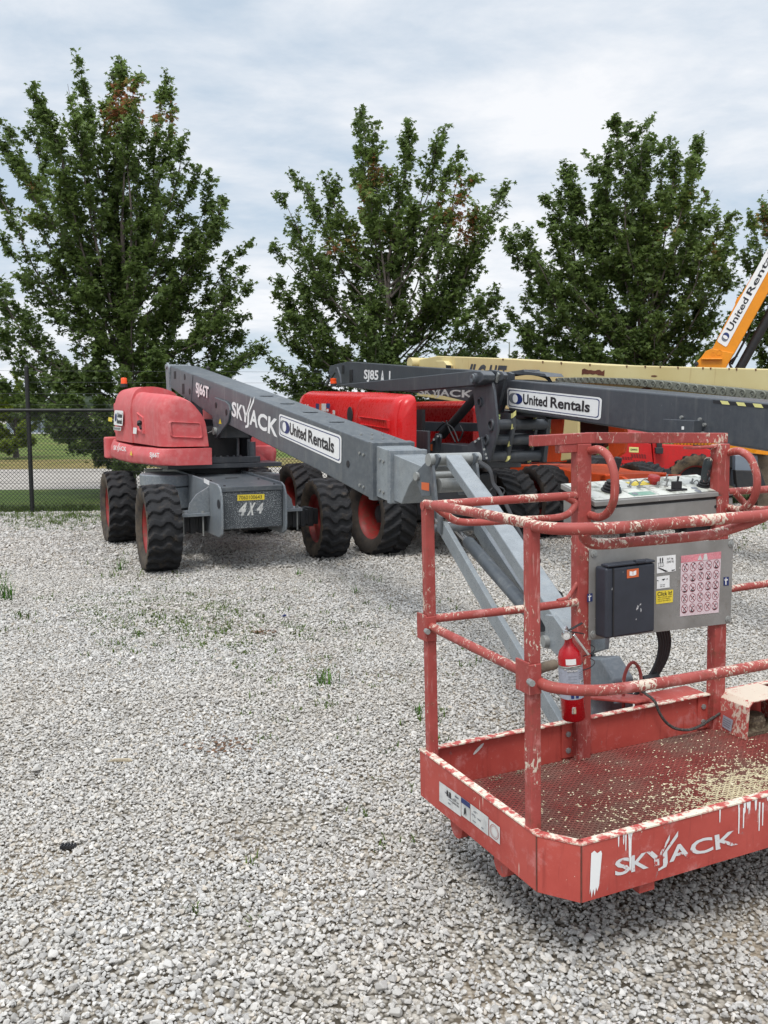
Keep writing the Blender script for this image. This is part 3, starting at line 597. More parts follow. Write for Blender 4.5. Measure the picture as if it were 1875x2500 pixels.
# outer skirt under the hoods
sk = rnd([(-.94, 1.12), (-.955, 1.22), (-.90, 1.31), (-.31, 1.31), (-.31, 1.12)], [.03, .03, .02, 0, 0])
ax0, az0 = -.35, 1.12
m = hoodsec(A, sk, [.84, .82, .74, .3, -.62, -.66], [(.70, 1, .0), (.86, 1, 0), (1, 1, 0), (1, 1.04, -.01), (1.0, 1.12, -.04), (1.0, 1.12, -.04)]); m.build('lower_skirt', M['hood_faded'], lift, .010, 2, 50)
m = hoodsec(A, sk, [-.68, -.72, -1.4, -1.9, -2.2, -2.28], [(.99, 1.15, -.04), (1.0, 1.15, -.04), (1.0, 1.2, -.04), (.97, 1.2, -.03), (.86, 1.15, .0), (.75, 1.1, .02)]); sk2 = m.build('lower_skirt', M['hood_faded'], lift, .010, 2, 50)
m = MB(A)
for j in range(3): m.box((-.80, -2.28, 1.42+.16*j), (-.30, -2.05, 1.52+.16*j))
m.build('vent_louvre', M['hood_faded'], lift, .02, 2)
m = MB(A); m.prism(rnd([(-.92, -2.30), (-.92, -2.52), (-.70, -2.62), (.55, -2.62), (.55, -2.3)], .06) and [(x, y, 0) for x, y in rnd([(-.92, -2.25), (-.92, -2.48), (-.72, -2.62), (.55, -2.62), (.55, -2.25)], .06)], 2, 1.06, 1.36); m.build('counterweight', M['hood_faded'], lift, .02, 2)
# front recess and grip
gx = .80
m = MB(A); P = rnd([(-.80, 1.62), (-.42, 1.60), (-.40, 1.42), (-.78, 1.44)], .03)
def bayf(fr, pts2, y, depth, rim, name, parent, mt):
    m = MB(fr); n = len(pts2); c = np.mean(np.array(pts2), 0); vs = []
    for s_, dy in ((1.0, 0), (.97, rim), (.90, rim), (.84, -depth)):
        for x, z in pts2: vs.append((c[0]+(x-c[0])*s_, y+dy, c[1]+(z-c[1])*s_))
    m.add(vs, [(j*n+k, j*n+(k+1) % n, (j+1)*n+(k+1) % n, (j+1)*n+k) for j in range(3) for k in range(n)]+[[3*n+k for k in range(n)]]); return m.build(name, mt, parent, .003, 2)
bayf(A, P, .772, -.006, .022, 'grip_recess', hd, M['hood_faded'])
m = MB(A); P = [(-.907, -.02, 1.62), (-.907, .16, 1.60), (-.907, .16, 1.44), (-.907, .02, 1.45), (-.907, -.04, 1.52)]
def bayr(fr, P, x, rim, name, parent, mt):
    m = MB(fr); n = len(P); c = np.mean(np.array(P), 0); vs = []
    for s_, dx in ((1.0, 0.02), (.97, -rim), (.88, -rim), (.78, .004)):
        for q in P: vs.append((x+dx, c[1]+(q[1]-c[1])*s_, c[2]+(q[2]-c[2])*s_))
    m.add(vs, [(j*n+k, j*n+(k+1) % n, (j+1)*n+(k+1) % n, (j+1)*n+k) for j in range(3) for k in range(n)]+[[3*n+k for k in range(n)]]); return m.build(name, mt, parent, .003, 2)
bayr(A, [(0, -.30, 1.72), (0, .02, 1.66), (0, .02, 1.46), (0, -.26, 1.50)], -.905, .014, 'latch_recess', hd, M['hood_faded'])
m = MB(A); m.cyl((-.925, -.10, 1.60), (-.94, -.06, 1.57), .03, .026, 12); m.tube([(-.93, -.08, 1.58), (-.935, .0, 1.52)], .014, 6); m.build('latch', M['black'], hd)
# decals on the hood
q = qr(A, -.935, [(280, 1001), (301, 1003), (299, 1040), (277.5, 1037)]); m = MB(A); d_rect(m, q, .0, .08, .8); o = m.build('rental_sign', M['white'], rh)
m = MB(A)
pts = [(.2+.11*math.cos(t), .52+.28*math.sin(t)) for t in np.linspace(0, 2*math.pi, 16, endpoint=False)]; d_poly(m, q, pts, .003); m.build('emblem', M['navy'], o)
m = MB(A); d_text(m, q.sub(.36, .52, .92, .86), 'United', .003, .03); d_text(m, q.sub(.36, .12, .94, .46), 'Rentals', .003, .03); m.build('lettering', M['ink'], o)
q = qr(A, -.935, [(278, 1041), (296, 1043), (295, 1052), (277, 1049.5)]); m = MB(A); d_rect(m, q, 0); o = m.build('phone_sticker', M['white_worn'], rh); m = MB(A); d_text(m, q.sub(.08, .2, .92, .8), '800-UR-RENTS', .003); m.build('lettering', M['ink'], o)
q = qr(A, -.965, [(277, 1087), (308.5, 1091), (308.5, 1102), (277, 1098)]); m = MB(A); logo(m, q, .0, .03); m.build('lettering', M['white'], sk2)
q = qr(A, -.965, [(365.5, 1103.5), (389, 1105.5), (389, 1121), (365.5, 1119)]); m = MB(A); d_text(m, q, 'SJ66T', 0, .03); m.build('lettering', M['white'], sk2)
q = qr(A, -.965, [(317, 1099), (323, 1100), (323, 1112), (317, 1111)]); m = MB(A); d_poly(m, q, [(0, 0), (1, 0), (.5, 1)], 0); m.build('warning_sticker', M['yellow'], sk2)
q = qr(A, -.915, [(325.5, 1043.5), (334, 1044.5), (333, 1059.5), (324.5, 1058.5)]); m = MB(A); d_rect(m, q, 0.0); m.build('sticker', M['white'], hd)
q = qr(A, -.93, [(265, 1018), (274, 1020), (273, 1030), (264, 1028)]); m = MB(A); d_rect(m, q, 0.0); m.build('sticker', M['yellow'], rh)
# beacon
b0 = A.px(303, 942, x=-.62); m = MB(A); m.cyl(b0-[0, 0, .02], b0+[0, 0, .03], .05, seg=16); bc = m.build('beacon', M['dark'], lift); m = MB(A); m.lathe([(.03, .045), (.10, .042), (.115, .034), (.115, .001)], b0, (0, 0, 1), 16); m.build('lens', M['orange_lens'], bc)
# right hood
rp = rnd([(.95-.20, 1.09), (.97-.20, 1.22), (.93-.20, 1.30), (.40, 1.30), (.40, 1.09)], [.03, .03, .02, 0, 0]); ax0, az0 = .4, 1.09
m = hoodsec(A, rp, [.16, .13, .05, -1.0, -2.3, -2.5], [(.7, .95, 0), (.9, 1, 0), (1, 1, 0), (1, 1, 0), (1, 1, 0), (.85, 1, 0)]); m.build('right_skirt', M['hood_faded'], lift, .01, 2, 50)
rp = rnd([(.72, 1.31), (.72, 1.65), (.62, 1.78), (.42, 1.78), (.42, 1.31)], [0, .1, .1, 0, 0]); m = hoodsec(A, rp, [.08, .04, -.1, -1.2, -2.1, -2.3], [(.8, .93, 0), (.95, .98, 0), (1, 1, 0), (1, 1.05, 0), (1, 1, 0), (.8, .9, 0)]); m.build('right_hood', M['hood_faded'], lift, .01, 2, 50)
# boom
P = [(0, -1.446, 2.349), (0, 4.69, 1.485), (0, 4.64, 1.044), (0, 3.62, 1.206), (0, 1.84, 1.461), (0, .42, 1.665), (0, -.55, 1.875), (0, -1.474, 2.068)]
m = MB(A); m.prism(P, 0, -.18, .18); bm_ = m.build('boom', M['grey'], lift, .012, 3, 30)
m = MB(A); m.prism([(0, -1.40, 2.33), (0, -.36, 2.19), (0, -.47, 1.84), (0, -1.43, 2.05)], 0, -.19, -.181); m.build('boom_cheek', M['grey'], bm_, .006)
m = MB(A)
for y, z, w, h_ in ((-1.2, 2.21, .10, .10), (-.80, 2.02, .10, .13)): m.box((-.194, y-w/2, z-h_/2), (-.190, y+w/2, z+h_/2))
for y, z in ((-.72, 2.17), (-.50, 1.98)): m.lathe([(0, .04), (.003, .04), (.003, .001)], (-.19, y, z), (-1, 0, 0), 16)
m.build('boom_opening', M['black'], bm_)
m = MB(A); m.prism([(0, *q[1:]) for q in A.pxs([(524, 970), (551, 980), (559, 988), (562, 1001), (559, 1023), (556, 1032), (528, 1071), (525, 1069), (518, 1013)], x=-.2)], 0, -.205, -.181); pv = m.build('pivot_plate', M['grey'], bm_, .006)
m = MB(A); m.prism([(0, .5, 1.62), (0, 1.05, 1.58), (0, .68, 1.40), (0, .56, 1.40)], 0, .181, .205); m.box((-.179, .5, 1.42), (.179, .72, 1.60)); m.build('pivot_bracket', M['grey_new'], bm_, .006)
m = MB(A)
for y, z in ((.66, 1.80), (1.05, 1.72)): m.lathe([(0, .035), (.003, .035), (.003, .001)], (-.206, y, z), (-1, 0, 0), 16)
m.build('plate_hole', M['black'], pv)
m = MB(A); m.cyl((-.235, .63, 1.50), (.22, .63, 1.50), .045, seg=16); m.tube([(-.22, .60, 1.5), (-.24, .45, 1.47)], .012, 6); m.build('pivot_pin', M['galv'], pv)
q = qr(A, -.206, [(534, 1020), (541, 1023), (541, 1035), (534, 1034)]); m = MB(A); d_poly(m, q, [(0, 0), (1, 0), (.5, 1)], .001); m.build('warning_sticker', M['yellow'], pv)
# lift cylinder and leveling link
m = MB(A); m.cyl((0, -1.3, 1.45), (0, .62, 1.50), .07, seg=16); m.build('lift_cylinder', M['black'], lift)
m = MB(A)
for x in (-.17, .12): m.prism(rnd([(-1.62, 2.32), (-1.54, 2.40), (-1.46, 2.34), (-1.5, 2.05), (-1.60, 1.95), (-1.72, 1.95)], .03) and [(0, y, z) for y, z in rnd([(-1.78, 2.30), (-1.72, 2.41), (-1.62, 2.34), (-1.60, 2.05), (-1.56, 1.9), (-1.74, 1.9)], .03)], 0, x, x+.03)
m.cyl((-.19, -1.70, 2.34), (.17, -1.70, 2.34), .035, seg=14); m.cyl((-.02, -1.7, 2.34), (-.02, -1.40, 2.29), .035, seg=12); m.build('rear_link', M['grey_light'], lift, .004)
# telescoping sections
def ybox(fr, x0, x1, ya, yb, zt, zb, name, mt, parent, bv=.006):
    m = MB(fr); m.prism([(0, ya, zt[0]), (0, yb, zt[1]), (0, yb, zb[1]), (0, ya, zb[0])], 0, x0, x1); return m.build(name, mt, parent, bv)
s2 = ybox(A, -.155, .155, 4.4, 4.93, (1.505, 1.433), (1.10, 1.04), 'boom_section', M['jib'], lift)
ybox(A, -.165, .165, 4.89, 4.94, (1.445, 1.44), (1.033, 1.03), 'section_collar', M['grey_light'], s2)
m = MB(A); m.prism([(0, 4.5, 1.475), (0, 5.38, 1.34), (0, 5.18, 1.19), (0, 5.06, 1.04), (0, 4.5, 1.10)], 0, -.13, .13); s3 = m.build('boom_section', M['jib'], lift, .006)
ybox(A, -.19, .19, 4.62, 4.695, (1.502, 1.492), (1.04, 1.035), 'boom_collar', M['grey'], bm_)
m = MB(A)
for (y, z) in ((4.45, 1.40), (4.52, 1.39), (4.45, 1.14), (4.52, 1.13)): m.lathe([(0, .012), (.01, .012), (.01, .001)], (-.182, y, z), (-1, 0, 0), 8)
for (y, z) in ((4.76, 1.36), (4.82, 1.35), (4.76, 1.12), (4.82, 1.11)): m.lathe([(0, .012), (.01, .012), (.01, .001)], (-.157, y, z), (-1, 0, 0), 8)
for x in (-.10, .0, .10):
    for y in (4.3, 4.5): m.cyl((x, y, 1.485+(4.69-y)*.141), (x, y, 1.497+(4.69-y)*.141), .012, seg=6)
m.build('bolt', M['galv'], bm_)
m = MB(A)
for x, y0_ in ((0, 1.8), (0, 2.4), (0, 3.0), (0, 3.6)): m.prism([(x+.08*math.cos(t), y0_+.03*math.sin(t), 0) for t in np.linspace(0, 6.28, 14, endpoint=False)], 2, 1.487+(4.69-y0_)*.1409, 1.491+(4.69-y0_)*.1409)
m.build('weld_mark', M['grey_light'], bm_)
m = MB(A); m.lathe([(0, .03), (.003, .03), (.003, .001)], (-.181, 4.22, 1.30), (-1, 0, 0), 12); m.build('slot', M['black'], bm_)
q = qr(A, -.18, [(566, 974), (678, 1019.5), (676, 1068), (565, 1015)]); q = qr(A, -.183, [(566, 979), (679, 1025), (677, 1068), (565, 1015)]); m = MB(A); logo(m, q, .0, .03); m.build('lettering', M['white'], bm_)
q = qr(A, -.195, [(478, 932), (509.5, 943.5), (509, 982), (478, 967)]); m = MB(A); d_text(m, q, 'SJ66T', 0, .035); m.build('lettering', M['white'], bm_)
rentals_sign(qr(A, -.181, [(682, 1009.5), (834.5, 1064), (834, 1133.5), (681.5, 1063)]), A, bm_, 4.3)
# end bracket and jib
m = MB(A)
P = A.pxs([(1070, 1108), (1077, 1116), (1075, 1126), (1056, 1161), (1054, 1211), (1034, 1213), (1021, 1176), (1023, 1149), (1060, 1110)], x=-.15)
m.prism(P, 0, -.165, -.145); m.prism(P, 0, .145, .165); jb = m.build('jib_bracket', M['grey'], lift, .005)
m = MB(A); m.cyl((-.20, 5.58, 1.40), (.22, 5.58, 1.40), .045, seg=16); m.cyl((-.185, 5.37, 1.27), (.185, 5.37, 1.27), .032, seg=12); m.cyl((-.14, 5.62, 1.22), (.14, 5.62, 1.22), .05, seg=12); m.build('jib_pin', M['galv'], jb)
q = qr(A, -.166, [(1029.5, 1177), (1048.5, 1179), (1048, 1199), (1029.5, 1195)]); m = MB(A); d_rect(m, q, .002); m.build('warning_sticker', M['orange_vinyl'], jb)
Tp = A.w((0, 5.58, 0)); J = Fr((Tp[0], Tp[1]), (.95-Tp[0], 4.42-Tp[1])); LJ = math.hypot(.95-Tp[0], 4.42-Tp[1])
P = J.pxs([(1087, 1110), (1157, 1208), (1290, 1411), (1375, 1540), (1384, 1575), (1374, 1588), (1345, 1580), (1329, 1530), (1285, 1446), (1136, 1208), (1090, 1139)], x=-.075)
m = MB(J); m.prism(P, 0, -.075, .045); ja = m.build('jib_arm', M['jib'], lift, .008, 2)
m = MB(J); P = J.pxs([(1333, 1500), (1352, 1503), (1392, 1560), (1390, 1590), (1360, 1600), (1332, 1570)], x=-.10); m.prism(P, 0, -.105, -.08); m.prism(P, 0, .08, .105); jn = m.build('knuckle_plate', M['jib'], lift, .005)
c_ = J.px(1337, 1566, x=-.105); m = MB(J); m.cyl((-.13, c_[1], c_[2]), (.13, c_[1], c_[2]), .032, seg=14); m.build('knuckle_pin', M['galv'], jn)
# lower pair of link bars
P = J.pxs([(1076, 1272), (1085, 1275), (1206, 1483), (1300, 1640), (1380, 1775), (1352, 1775), (1253, 1607), (1196, 1515), (1077, 1304)], x=-.14)
m = MB(J); m.prism(P, 0, -.15, -.115); m.build('link_bar', M['jib'], lift, .004)
P = J.pxs([(1076, 1272), (1085, 1275), (1206, 1483), (1268, 1586), (1240, 1590), (1196, 1515), (1077, 1304)], x=-.14); m = MB(J); m.prism(P, 0, .095, .13); m.build('link_bar', M['jib'], lift, .004)
m = MB(J); P = J.pxs([(1062, 1245), (1080, 1262), (1077, 1305), (1066, 1290), (1058, 1262)], x=-.16); m.prism(P, 0, -.17, -.152); P2 = [q+np.array([0, 0, 0]) for q in P]; m.prism(P2, 0, .152, .17)
pc = J.px(1068, 1287, x=-.15); pc2 = J.px(1060, 1180, x=-.15); m.cyl((-.185, pc[1]+.03, pc[2]), (.185, pc[1]+.03, pc[2]), .03, seg=12)
for x in (-.16, .16): m.sq((x, 5.5-5.5+.03, 1.36), (x, pc[1]+.03, pc[2]+.01), .02, .09)
m.build('lower_bracket', M['grey'], lift, .003)
ra = J.px(1108, 1284, x=0); rb = J.px(1142, 1322, x=0); rc = J.px(1325, 1528, x=0)
m = MB(J); m.cyl(ra, rb+(rb-ra)*.2, .022, seg=14); m.cyl(ra+(0, 0, 0)-np.array([.1, 0, 0]), ra+np.array([.1, 0, 0]), .03, seg=12); m.build('cylinder_rod', M['chrome'], lift)
m = MB(J); m.tube([rb, rb+(rc-rb)*.02, rb+(rc-rb)*.98, rc], .043, 18, True, [.036, .043, .043, .036]); m.build('jib_cylinder', M['grey'], lift)
# hoses tied along the jib
m = MB(J)
for k in range(4):
    pts = [J.px(u, v, x=.10+.02*k)+np.array([0, 0, .012*(k % 2)]) for u, v in ((1170, 1130), (1196, 1150), (1205, 1185), (1222, 1208), (1262, 1290), (1300, 1370), (1345, 1440), (1385, 1500), (1425, 1570), (1470, 1640))]; m.tube(curve(pts, 5), .011, 7)
m.build('hose', M['black'], lift)
m = MB(J)
for u, v in ((1214, 1200), (1300, 1370), (1352, 1455)):
    c0 = J.px(u, v, x=.13); m.tube([(c0[0]+.05*math.cos(t), c0[1], c0[2]+.03*math.sin(t)) for t in np.linspace(0, 6.28, 12)], .006, 5)
m.build('hose_clamp', M['dark'], lift)
# ================================================================ machine B: articulated boom lift
B = Fr((.22, 12.55), (.36, -.933))
liftb = thing('boom_lift', B, 'shiny red and dark grey articulated boom lift parked right behind the faded one', 'boom lift')
WC = make_wheel(.98, .45, 'chev', M['tyre_clean'], M['rim'])
Bc = Fr((.22, 12.55), (.43, -.903))
def wheel_at(data, root, fr, X, Y, rad, flip, sp, yaw=0.):
    q = fr.M.T@(np.array([X, Y, rad])-fr.C); put_wheel(data, root, q[0], q[1], q[2], flip, sp, yaw)
for X, Y, fl, sp, yw in ((-.03, 11.12, True, .3, -.16), (1.58, 11.95, False, 1.2, -.05), (-1.22, 13.4, True, .8, -.08), (.45, 14.2, False, .1, -.05)): wheel_at(WC, liftb, B, X, Y, .49, fl, sp, yw)
m = MB(B); m.box((-.45, -1.9, .50), (.45, 1.95, 1.0)); m.box((-.40, 1.2, .44), (.40, 1.5, .6)); m.box((-.40, -1.6, .44), (.40, -1.3, .6)); m.build('chassis', M['dark'], liftb, .02)
for f in (1.3, -1.5): m = MB(B); m.box((-.75, f-.08, .41), (1.0, f+.08, .57)); m.build('axle', M['dark'], liftb, .01)
m = MB(B); m.box((-.62, -2.3, 1.06), (.8, 1.9, 1.16)); m.box((-.30, -2.2, 1.16), (-.26, 1.6, 1.5)); m.cyl((0, 0, 1.0), (0, 0, 1.06), .5, seg=30)
m.build('turret_frame', M['grey_new'], liftb, .01)
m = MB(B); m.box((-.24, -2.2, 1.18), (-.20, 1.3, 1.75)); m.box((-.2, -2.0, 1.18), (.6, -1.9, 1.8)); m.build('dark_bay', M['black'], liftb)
# left hood of B
hx = -.80
def zat(u, v): q = B.px(u, v, x=hx); return q[1], q[2]
f1 = float(B.px(972, 1000, x=hx)[1]); f0 = zat(719, 975)[0]; xin = float(B.px(1018, 1040, y=f1)[0]); print('B hood', f0, f1, xin)
hB = rnd([(hx, 1.18), (hx-.02, 1.66), (hx+.06, 1.90), (xin, 1.94), (xin, 1.18)], [0, .14, .16, .06, 0]); ax0, az0 = xin-.02, 1.18
ysb = [f1, f1-.04, f1-.14, f1-.32, f1-1.0, f1-1.25, f1-1.9, f0+.35, f0+.12, f0+.02]
tb = [(.72, .90, 0), (.86, .965, 0), (.97, .995, 0), (1, 1, 0), (1, 1.04, 0), (1.0, 1.05, 0), (1, 1.07, 0), (1, 1.14, 0), (.9, 1.1, 0), (.75, 1.02, 0)]
m = hoodsec(B, hB, ysb, tb); hbo = m.build('engine_hood', M['hood_new'], liftb, .02, 3, 50)
hP = rnd([(hx-.05, 1.20), (hx-.055, 1.64), (hx+.01, 1.88), (xin-.06, 1.93), (xin-.06, 1.20)], [0, .14, .14, .05, 0])
m = hoodsec(B, hP, [f1-.06, f1-.10, f1-.2, f1-1.25, f1-1.33, f1-1.38], [(.86, .95, 0), (.96, .985, 0), (1, 1, 0), (1, 1.035, 0), (.98, 1.03, 0), (.93, 1.01, 0)]); hdr = m.build('hood_door', M['hood_new'], hbo, .02, 3, 50)
for z0, z1 in ((1.53, 1.63), (1.36, 1.47)):
    bayr(B, [(0, f1-.14, z1), (0, f1-1.2, z1+.04), (0, f1-1.2, z0+.04), (0, f1-.14, z0)], hx-.058, .012, 'pressed_groove', hdr, M['hood_new'])
m = MB(B); m.lathe([(0, .11), (.006, .105), (.006, .001)], (hx-.018, f1-1.62, 1.68), (-1, 0, 0), 24); m.build('filler_hole', M['black'], hbo)
def decB(pts, mt, nm='sticker', txt=None):
    q = qr(B, hx-.035, pts); m = MB(B); d_rect(m, q, 0); o = m.build(nm, M[mt], hbo)
    if txt: m = MB(B); d_text(m, q.sub(.1, .1, .9, .9), txt, .003); m.build('lettering', M['white'], o)
decB([(771, 985), (779, 985.5), (779, 1001), (771, 998)], 'navy'); decB([(779, 985.5), (785, 986), (785, 1002), (779, 1001)], 'orange_vinyl'); decB([(785, 985), (796, 985.5), (796, 1005), (785, 1002)], 'white_worn')
decB([(796.5, 984.5), (806, 985), (805, 998), (796.5, 996)], 'navy'); decB([(797, 998.5), (802, 999), (802, 1005), (797, 1004)], 'white_worn'); decB([(812, 1001.5), (818, 1002), (818, 1013), (812, 1011)], 'white_worn')
q = qr(B, hx-.035, [(741, 986), (753, 987), (752, 1000), (741, 996)]); m = MB(B); d_text(m, q, 'AJ', 0, .03); m.build('lettering', M['white'], hbo)
b0 = B.px(814, 944, x=-.50); m = MB(B); m.box(tuple(b0-[.08, .06, .0]), tuple(b0+[.08, .06, .012])); m.cyl(b0+[0, 0, .01], b0+[0, 0, .045], .045, seg=16); bc = m.build('beacon', M['dark'], liftb)
m = MB(B); m.lathe([(.045, .046), (.08, .046), (.083, .043), (.088, .046), (.12, .044), (.125, .001)], b0, (0, 0, 1), 16); m.build('lens', M['orange_lens'], bc)
m = MB(B); hR = rnd([(.62, 1.18), (.62, 1.80), (.74, 1.88), (1.0, 1.8), (1.04, 1.18)], [0, .05, .1, .14, 0]); ax0, az0 = .62, 1.18
m = hoodsec(B, hR, [.95, .85, .5, -1.2, -2.0], [(.7, .9, 0), (.95, .98, 0), (1, 1, 0), (1, 1, 0), (.8, .9, 0)]); m.build('right_hood', M['hood_new'], liftb, .02, 2, 50)
def tr(fr, x, pts, th, name, mt, parent, bv=.006):
    m = MB(fr); m.prism(fr.pxs(pts, x=x), 0, x, x+th); return m.build(name, M[mt], parent, bv, 2)
# base beam, risers, links (outlines traced on real side planes)
tr(B, .02, [(1017, 1082), (1073, 1082), (1139, 1088), (1152, 1078), (1174, 1066), (1182, 1124), (1140, 1128), (1017, 1128)], .30, 'base_beam', 'grey_new', liftb)
o = tr(B, 0, [(1057, 1072), (1063, 1058), (1073, 1060), (1075, 1068), (1066, 1126), (1045, 1120), (1025, 1116)], .03, 'cylinder_bracket', 'grey_new', liftb)
q = qr(B, -.002, [(1046, 1083.5), (1056.5, 1084.5), (1056, 1101), (1046, 1098)]); m = MB(B); d_rect(m, q, .002); m.build('warning_sticker', M['orange_vinyl'], o)
m = MB(B); e0 = B.px(1080, 1062, x=.15); e1 = B.px(1165, 965, x=.15); m.cyl(e0, e1, .055, seg=18); m.build('lift_cylinder', M['black'], liftb)
m = MB(B)
for pts in ([(1080, 1030), (1105, 1045), (1120, 1078)], [(1090, 1027), (1098, 1050), (1112, 1080)], [(1065, 1052), (1078, 1038), (1092, 1030)], [(1124, 1040), (1130, 1055), (1122, 1076)]):
    m.tube(curve([B.px(u, v, x=.08) for u, v in pts], 5), .010, 7)
m.build('hose', M['black'], liftb)
m = MB(B)
for u, v in ((1059, 1073), (1069, 1065), (1160, 1078), (1169, 1071)): m.cyl(B.px(u, v, x=-.04), B.px(u, v, x=.02), .014, seg=10)
for u, v in ((1182, 1097), (1186, 1109), (1188, 1118)): m.cyl(B.px(u, v, x=-.06), B.px(u, v, x=.0), .013, seg=10)
m.build('grease_fitting', M['galv'], liftb)
tr(B, .30, [(1017, 1029), (1166, 1033), (1166, 1053), (1017, 1053)], .1, 'inner_beam', 'grey_new', liftb)
ur = tr(B, .28, [(802, 903), (806, 893), (821, 889), (847, 883), (1004, 895), (1215, 908), (1215, 990), (1154, 984), (1080, 966), (1000, 958), (810, 940)], .22, 'upper_riser', 'grey_new', liftb)
q = qr(B, .278, [(889, 902), (954, 906), (953, 938), (888, 932)]); m = MB(B); d_text(m, q.sub(0, 0, .56, 1), 'SJ85', .0, .03); d_text(m, q.sub(.64, 0, .78, 1), 'A', .0, .03); d_text(m, q.sub(.90, 0, .99, 1), 'J', .0, .03); m.build('lettering', M['white'], ur)
q = qr(B, .278, [(1022, 948), (1156, 953), (1155, 972), (1022, 963)]); m = MB(B); logo(m, q, .0, .03); m.build('lettering', M['white_worn'], ur)
m = MB(B)
for (u, v, w, h_) in ((837, 902, .055, .07), (857, 918, .075, .10)): c0 = B.px(u, v, x=.275); m.box((.272, c0[1]-w, c0[2]-h_), (.277, c0[1]+w, c0[2]+h_))
m.build('riser_opening', M['black'], ur)
tr(B, .10, [(790, 942), (802, 925), (818, 896), (822, 896), (829, 918), (831, 936), (826, 936), (818, 908), (795, 942)], .03, 'hose_guard', 'grey_new', liftb, .003)
ln = tr(B, -.06, [(826, 939), (1000, 921.5), (1116, 909), (1154, 905), (1172, 906), (1181, 915), (1180, 928), (1172, 936), (1156, 941), (1140, 943), (1000, 955), (926, 955.5), (850, 945)], .15, 'link_beam', 'grey_new', liftb, .012)
c0 = B.px(1161, 924, x=-.07); m = MB(B); m.cyl(c0-[.03, 0, 0], (.16, c0[1], c0[2]), .060, seg=24); m.build('link_boss', M['grey_new'], ln, .004); m = MB(B); m.lathe([(0, .05), (.02, .046), (.02, .012), (.012, .001)], c0-[.03, 0, 0], (-1, 0, 0), 24); m.build('pin_cap', M['grey'], ln)
kp = tr(B, .06, [(1158, 945), (1155, 960), (1160, 1006), (1170, 1072), (1179, 1124), (1184, 1128), (1193, 1128), (1197, 1120), (1214, 1053), (1213, 1024), (1206, 956), (1199, 924), (1194, 913), (1187, 907), (1180, 906), (1174, 912), (1168, 941)], .03, 'knuckle_plate', 'grey_new', liftb, .005)
m = MB(B)
for u, v, r in ((1172.6, 981.5, .044), (1199.7, 1037.5, .052), (1188, 1074, .048)):
    c0 = B.px(u, v, x=.06); m.lathe([(0, r*1.28), (.02, r*1.22), (.02, r*.85), (-.005, r*.84)], c0, (-1, 0, 0), 24)
m.build('tube_collar', M['grey_new'], kp)
m = MB(B)
for u, v, r in ((1172.6, 981.5, .044), (1199.7, 1037.5, .052), (1188, 1074, .048)): c0 = B.px(u, v, x=.06); m.lathe([(.002, r*.86), (.002, .001)], c0, (-1, 0, 0), 24)
m.build('tube_bore', M['black'], kp)
lk = tr(B, .12, [(1181, 905), (1200, 903), (1225, 908), (1231, 916), (1228, 926), (1205, 938), (1198, 925)], .05, 'link_plate', 'grey_new', liftb, .005)
c0 = B.px(1216, 922, x=.118); m = MB(B); m.sq(c0-[.008, .03, .045], c0-[.008, -.03, -.045], .022, .04); m.build('pin_keeper', M['galv'], lk)
tr(B, .24, [(1229, 912), (1232, 925), (1214, 1000), (1205, 992), (1220, 915)], .04, 'link_plate', 'grey_new', liftb, .005)
tr(B, .34, [(1240, 908), (1250, 912), (1250, 925), (1222, 1008), (1212, 1002), (1232, 925)], .04, 'link_plate', 'grey_new', liftb, .005)
m = MB(B)
for u, v in ((1214, 1037), (1208, 1074), (1203, 1114)): c0 = B.px(u, v, x=.12); m.cyl((.09, c0[1], c0[2]), (.74, c0[1], c0[2]), .060, seg=24)
for u, v in ((1236, 1037), (1228, 1074), (1220, 1114)): c0 = B.px(u, v, x=.30); m.cyl((.40, c0[1]+.02, c0[2]), (.66, c0[1]+.02, c0[2]), .072, seg=24)
m.build('cross_tube', M['grey_new'], liftb)
for x, du, dv in ((.27, 0, 0), (.60, 54, 3)):
    cs = [B.px(u+du, v+dv, x=x) for u, v in ((1238, 1014), (1240, 1037), (1233, 1074), (1225, 1114))]
    fr_e = [(c[1]+.13, c[2]) for c in cs]; bk_e = [(c[1]-.12, c[2]) for c in cs]
    P = [(0, fr_e[0][0]-.03, fr_e[0][1]+.02)]+[(0, *q) for q in fr_e]+[(0, fr_e[-1][0]-.02, fr_e[-1][1]-.07), (0, bk_e[-1][0], bk_e[-1][1]-.07)]+[(0, *q) for q in bk_e[::-1]]+[(0, bk_e[0][0], bk_e[0][1]+.02)]
    m = MB(B); m.prism(P, 0, x, x+.035); pp = m.build('striped_plate', M['grey_new'], liftb, .004)
    m = MB(B)
    for (k, t) in ((0, .25), (1, .25), (2, .35), (2, 1.05)):
        k2 = min(k+1, 3); t_ = min(t, 1.); a_ = np.array(fr_e[k])*(1-t_)+np.array(fr_e[k2])*t_; a_ = a_ if t <= 1 else a_-np.array([0, .05])
        m.add([(x, a_[0]+.004, a_[1]), (x+.035, a_[0]+.004, a_[1]+.03), (x+.035, a_[0]+.004, a_[1]+.085), (x, a_[0]+.004, a_[1]+.055)], [(0, 1, 2, 3)])
        m.add([(x-.003, a_[0]+.002, a_[1]), (x-.003, a_[0]-.04, a_[1]-.01), (x-.003, a_[0]-.04, a_[1]+.045), (x-.003, a_[0]+.002, a_[1]+.055)], [(0, 1, 2, 3)])
    m.build('hazard_stripe', M['pale_yellow'], pp)
q = qr(B, -.0, [(1155, 1122.5), (1182, 1126), (1182, 1130), (1155, 1127)]); m = MB(B); d_poly(m, q, [(0, 0), (.35, 0), (.3, 1), (-.05, 1)], .02); d_poly(m, q, [(.7, 0), (1, 0), (.95, 1), (.65, 1)], .02); m.build('hazard_stripe', M['pale_yellow'], kp)
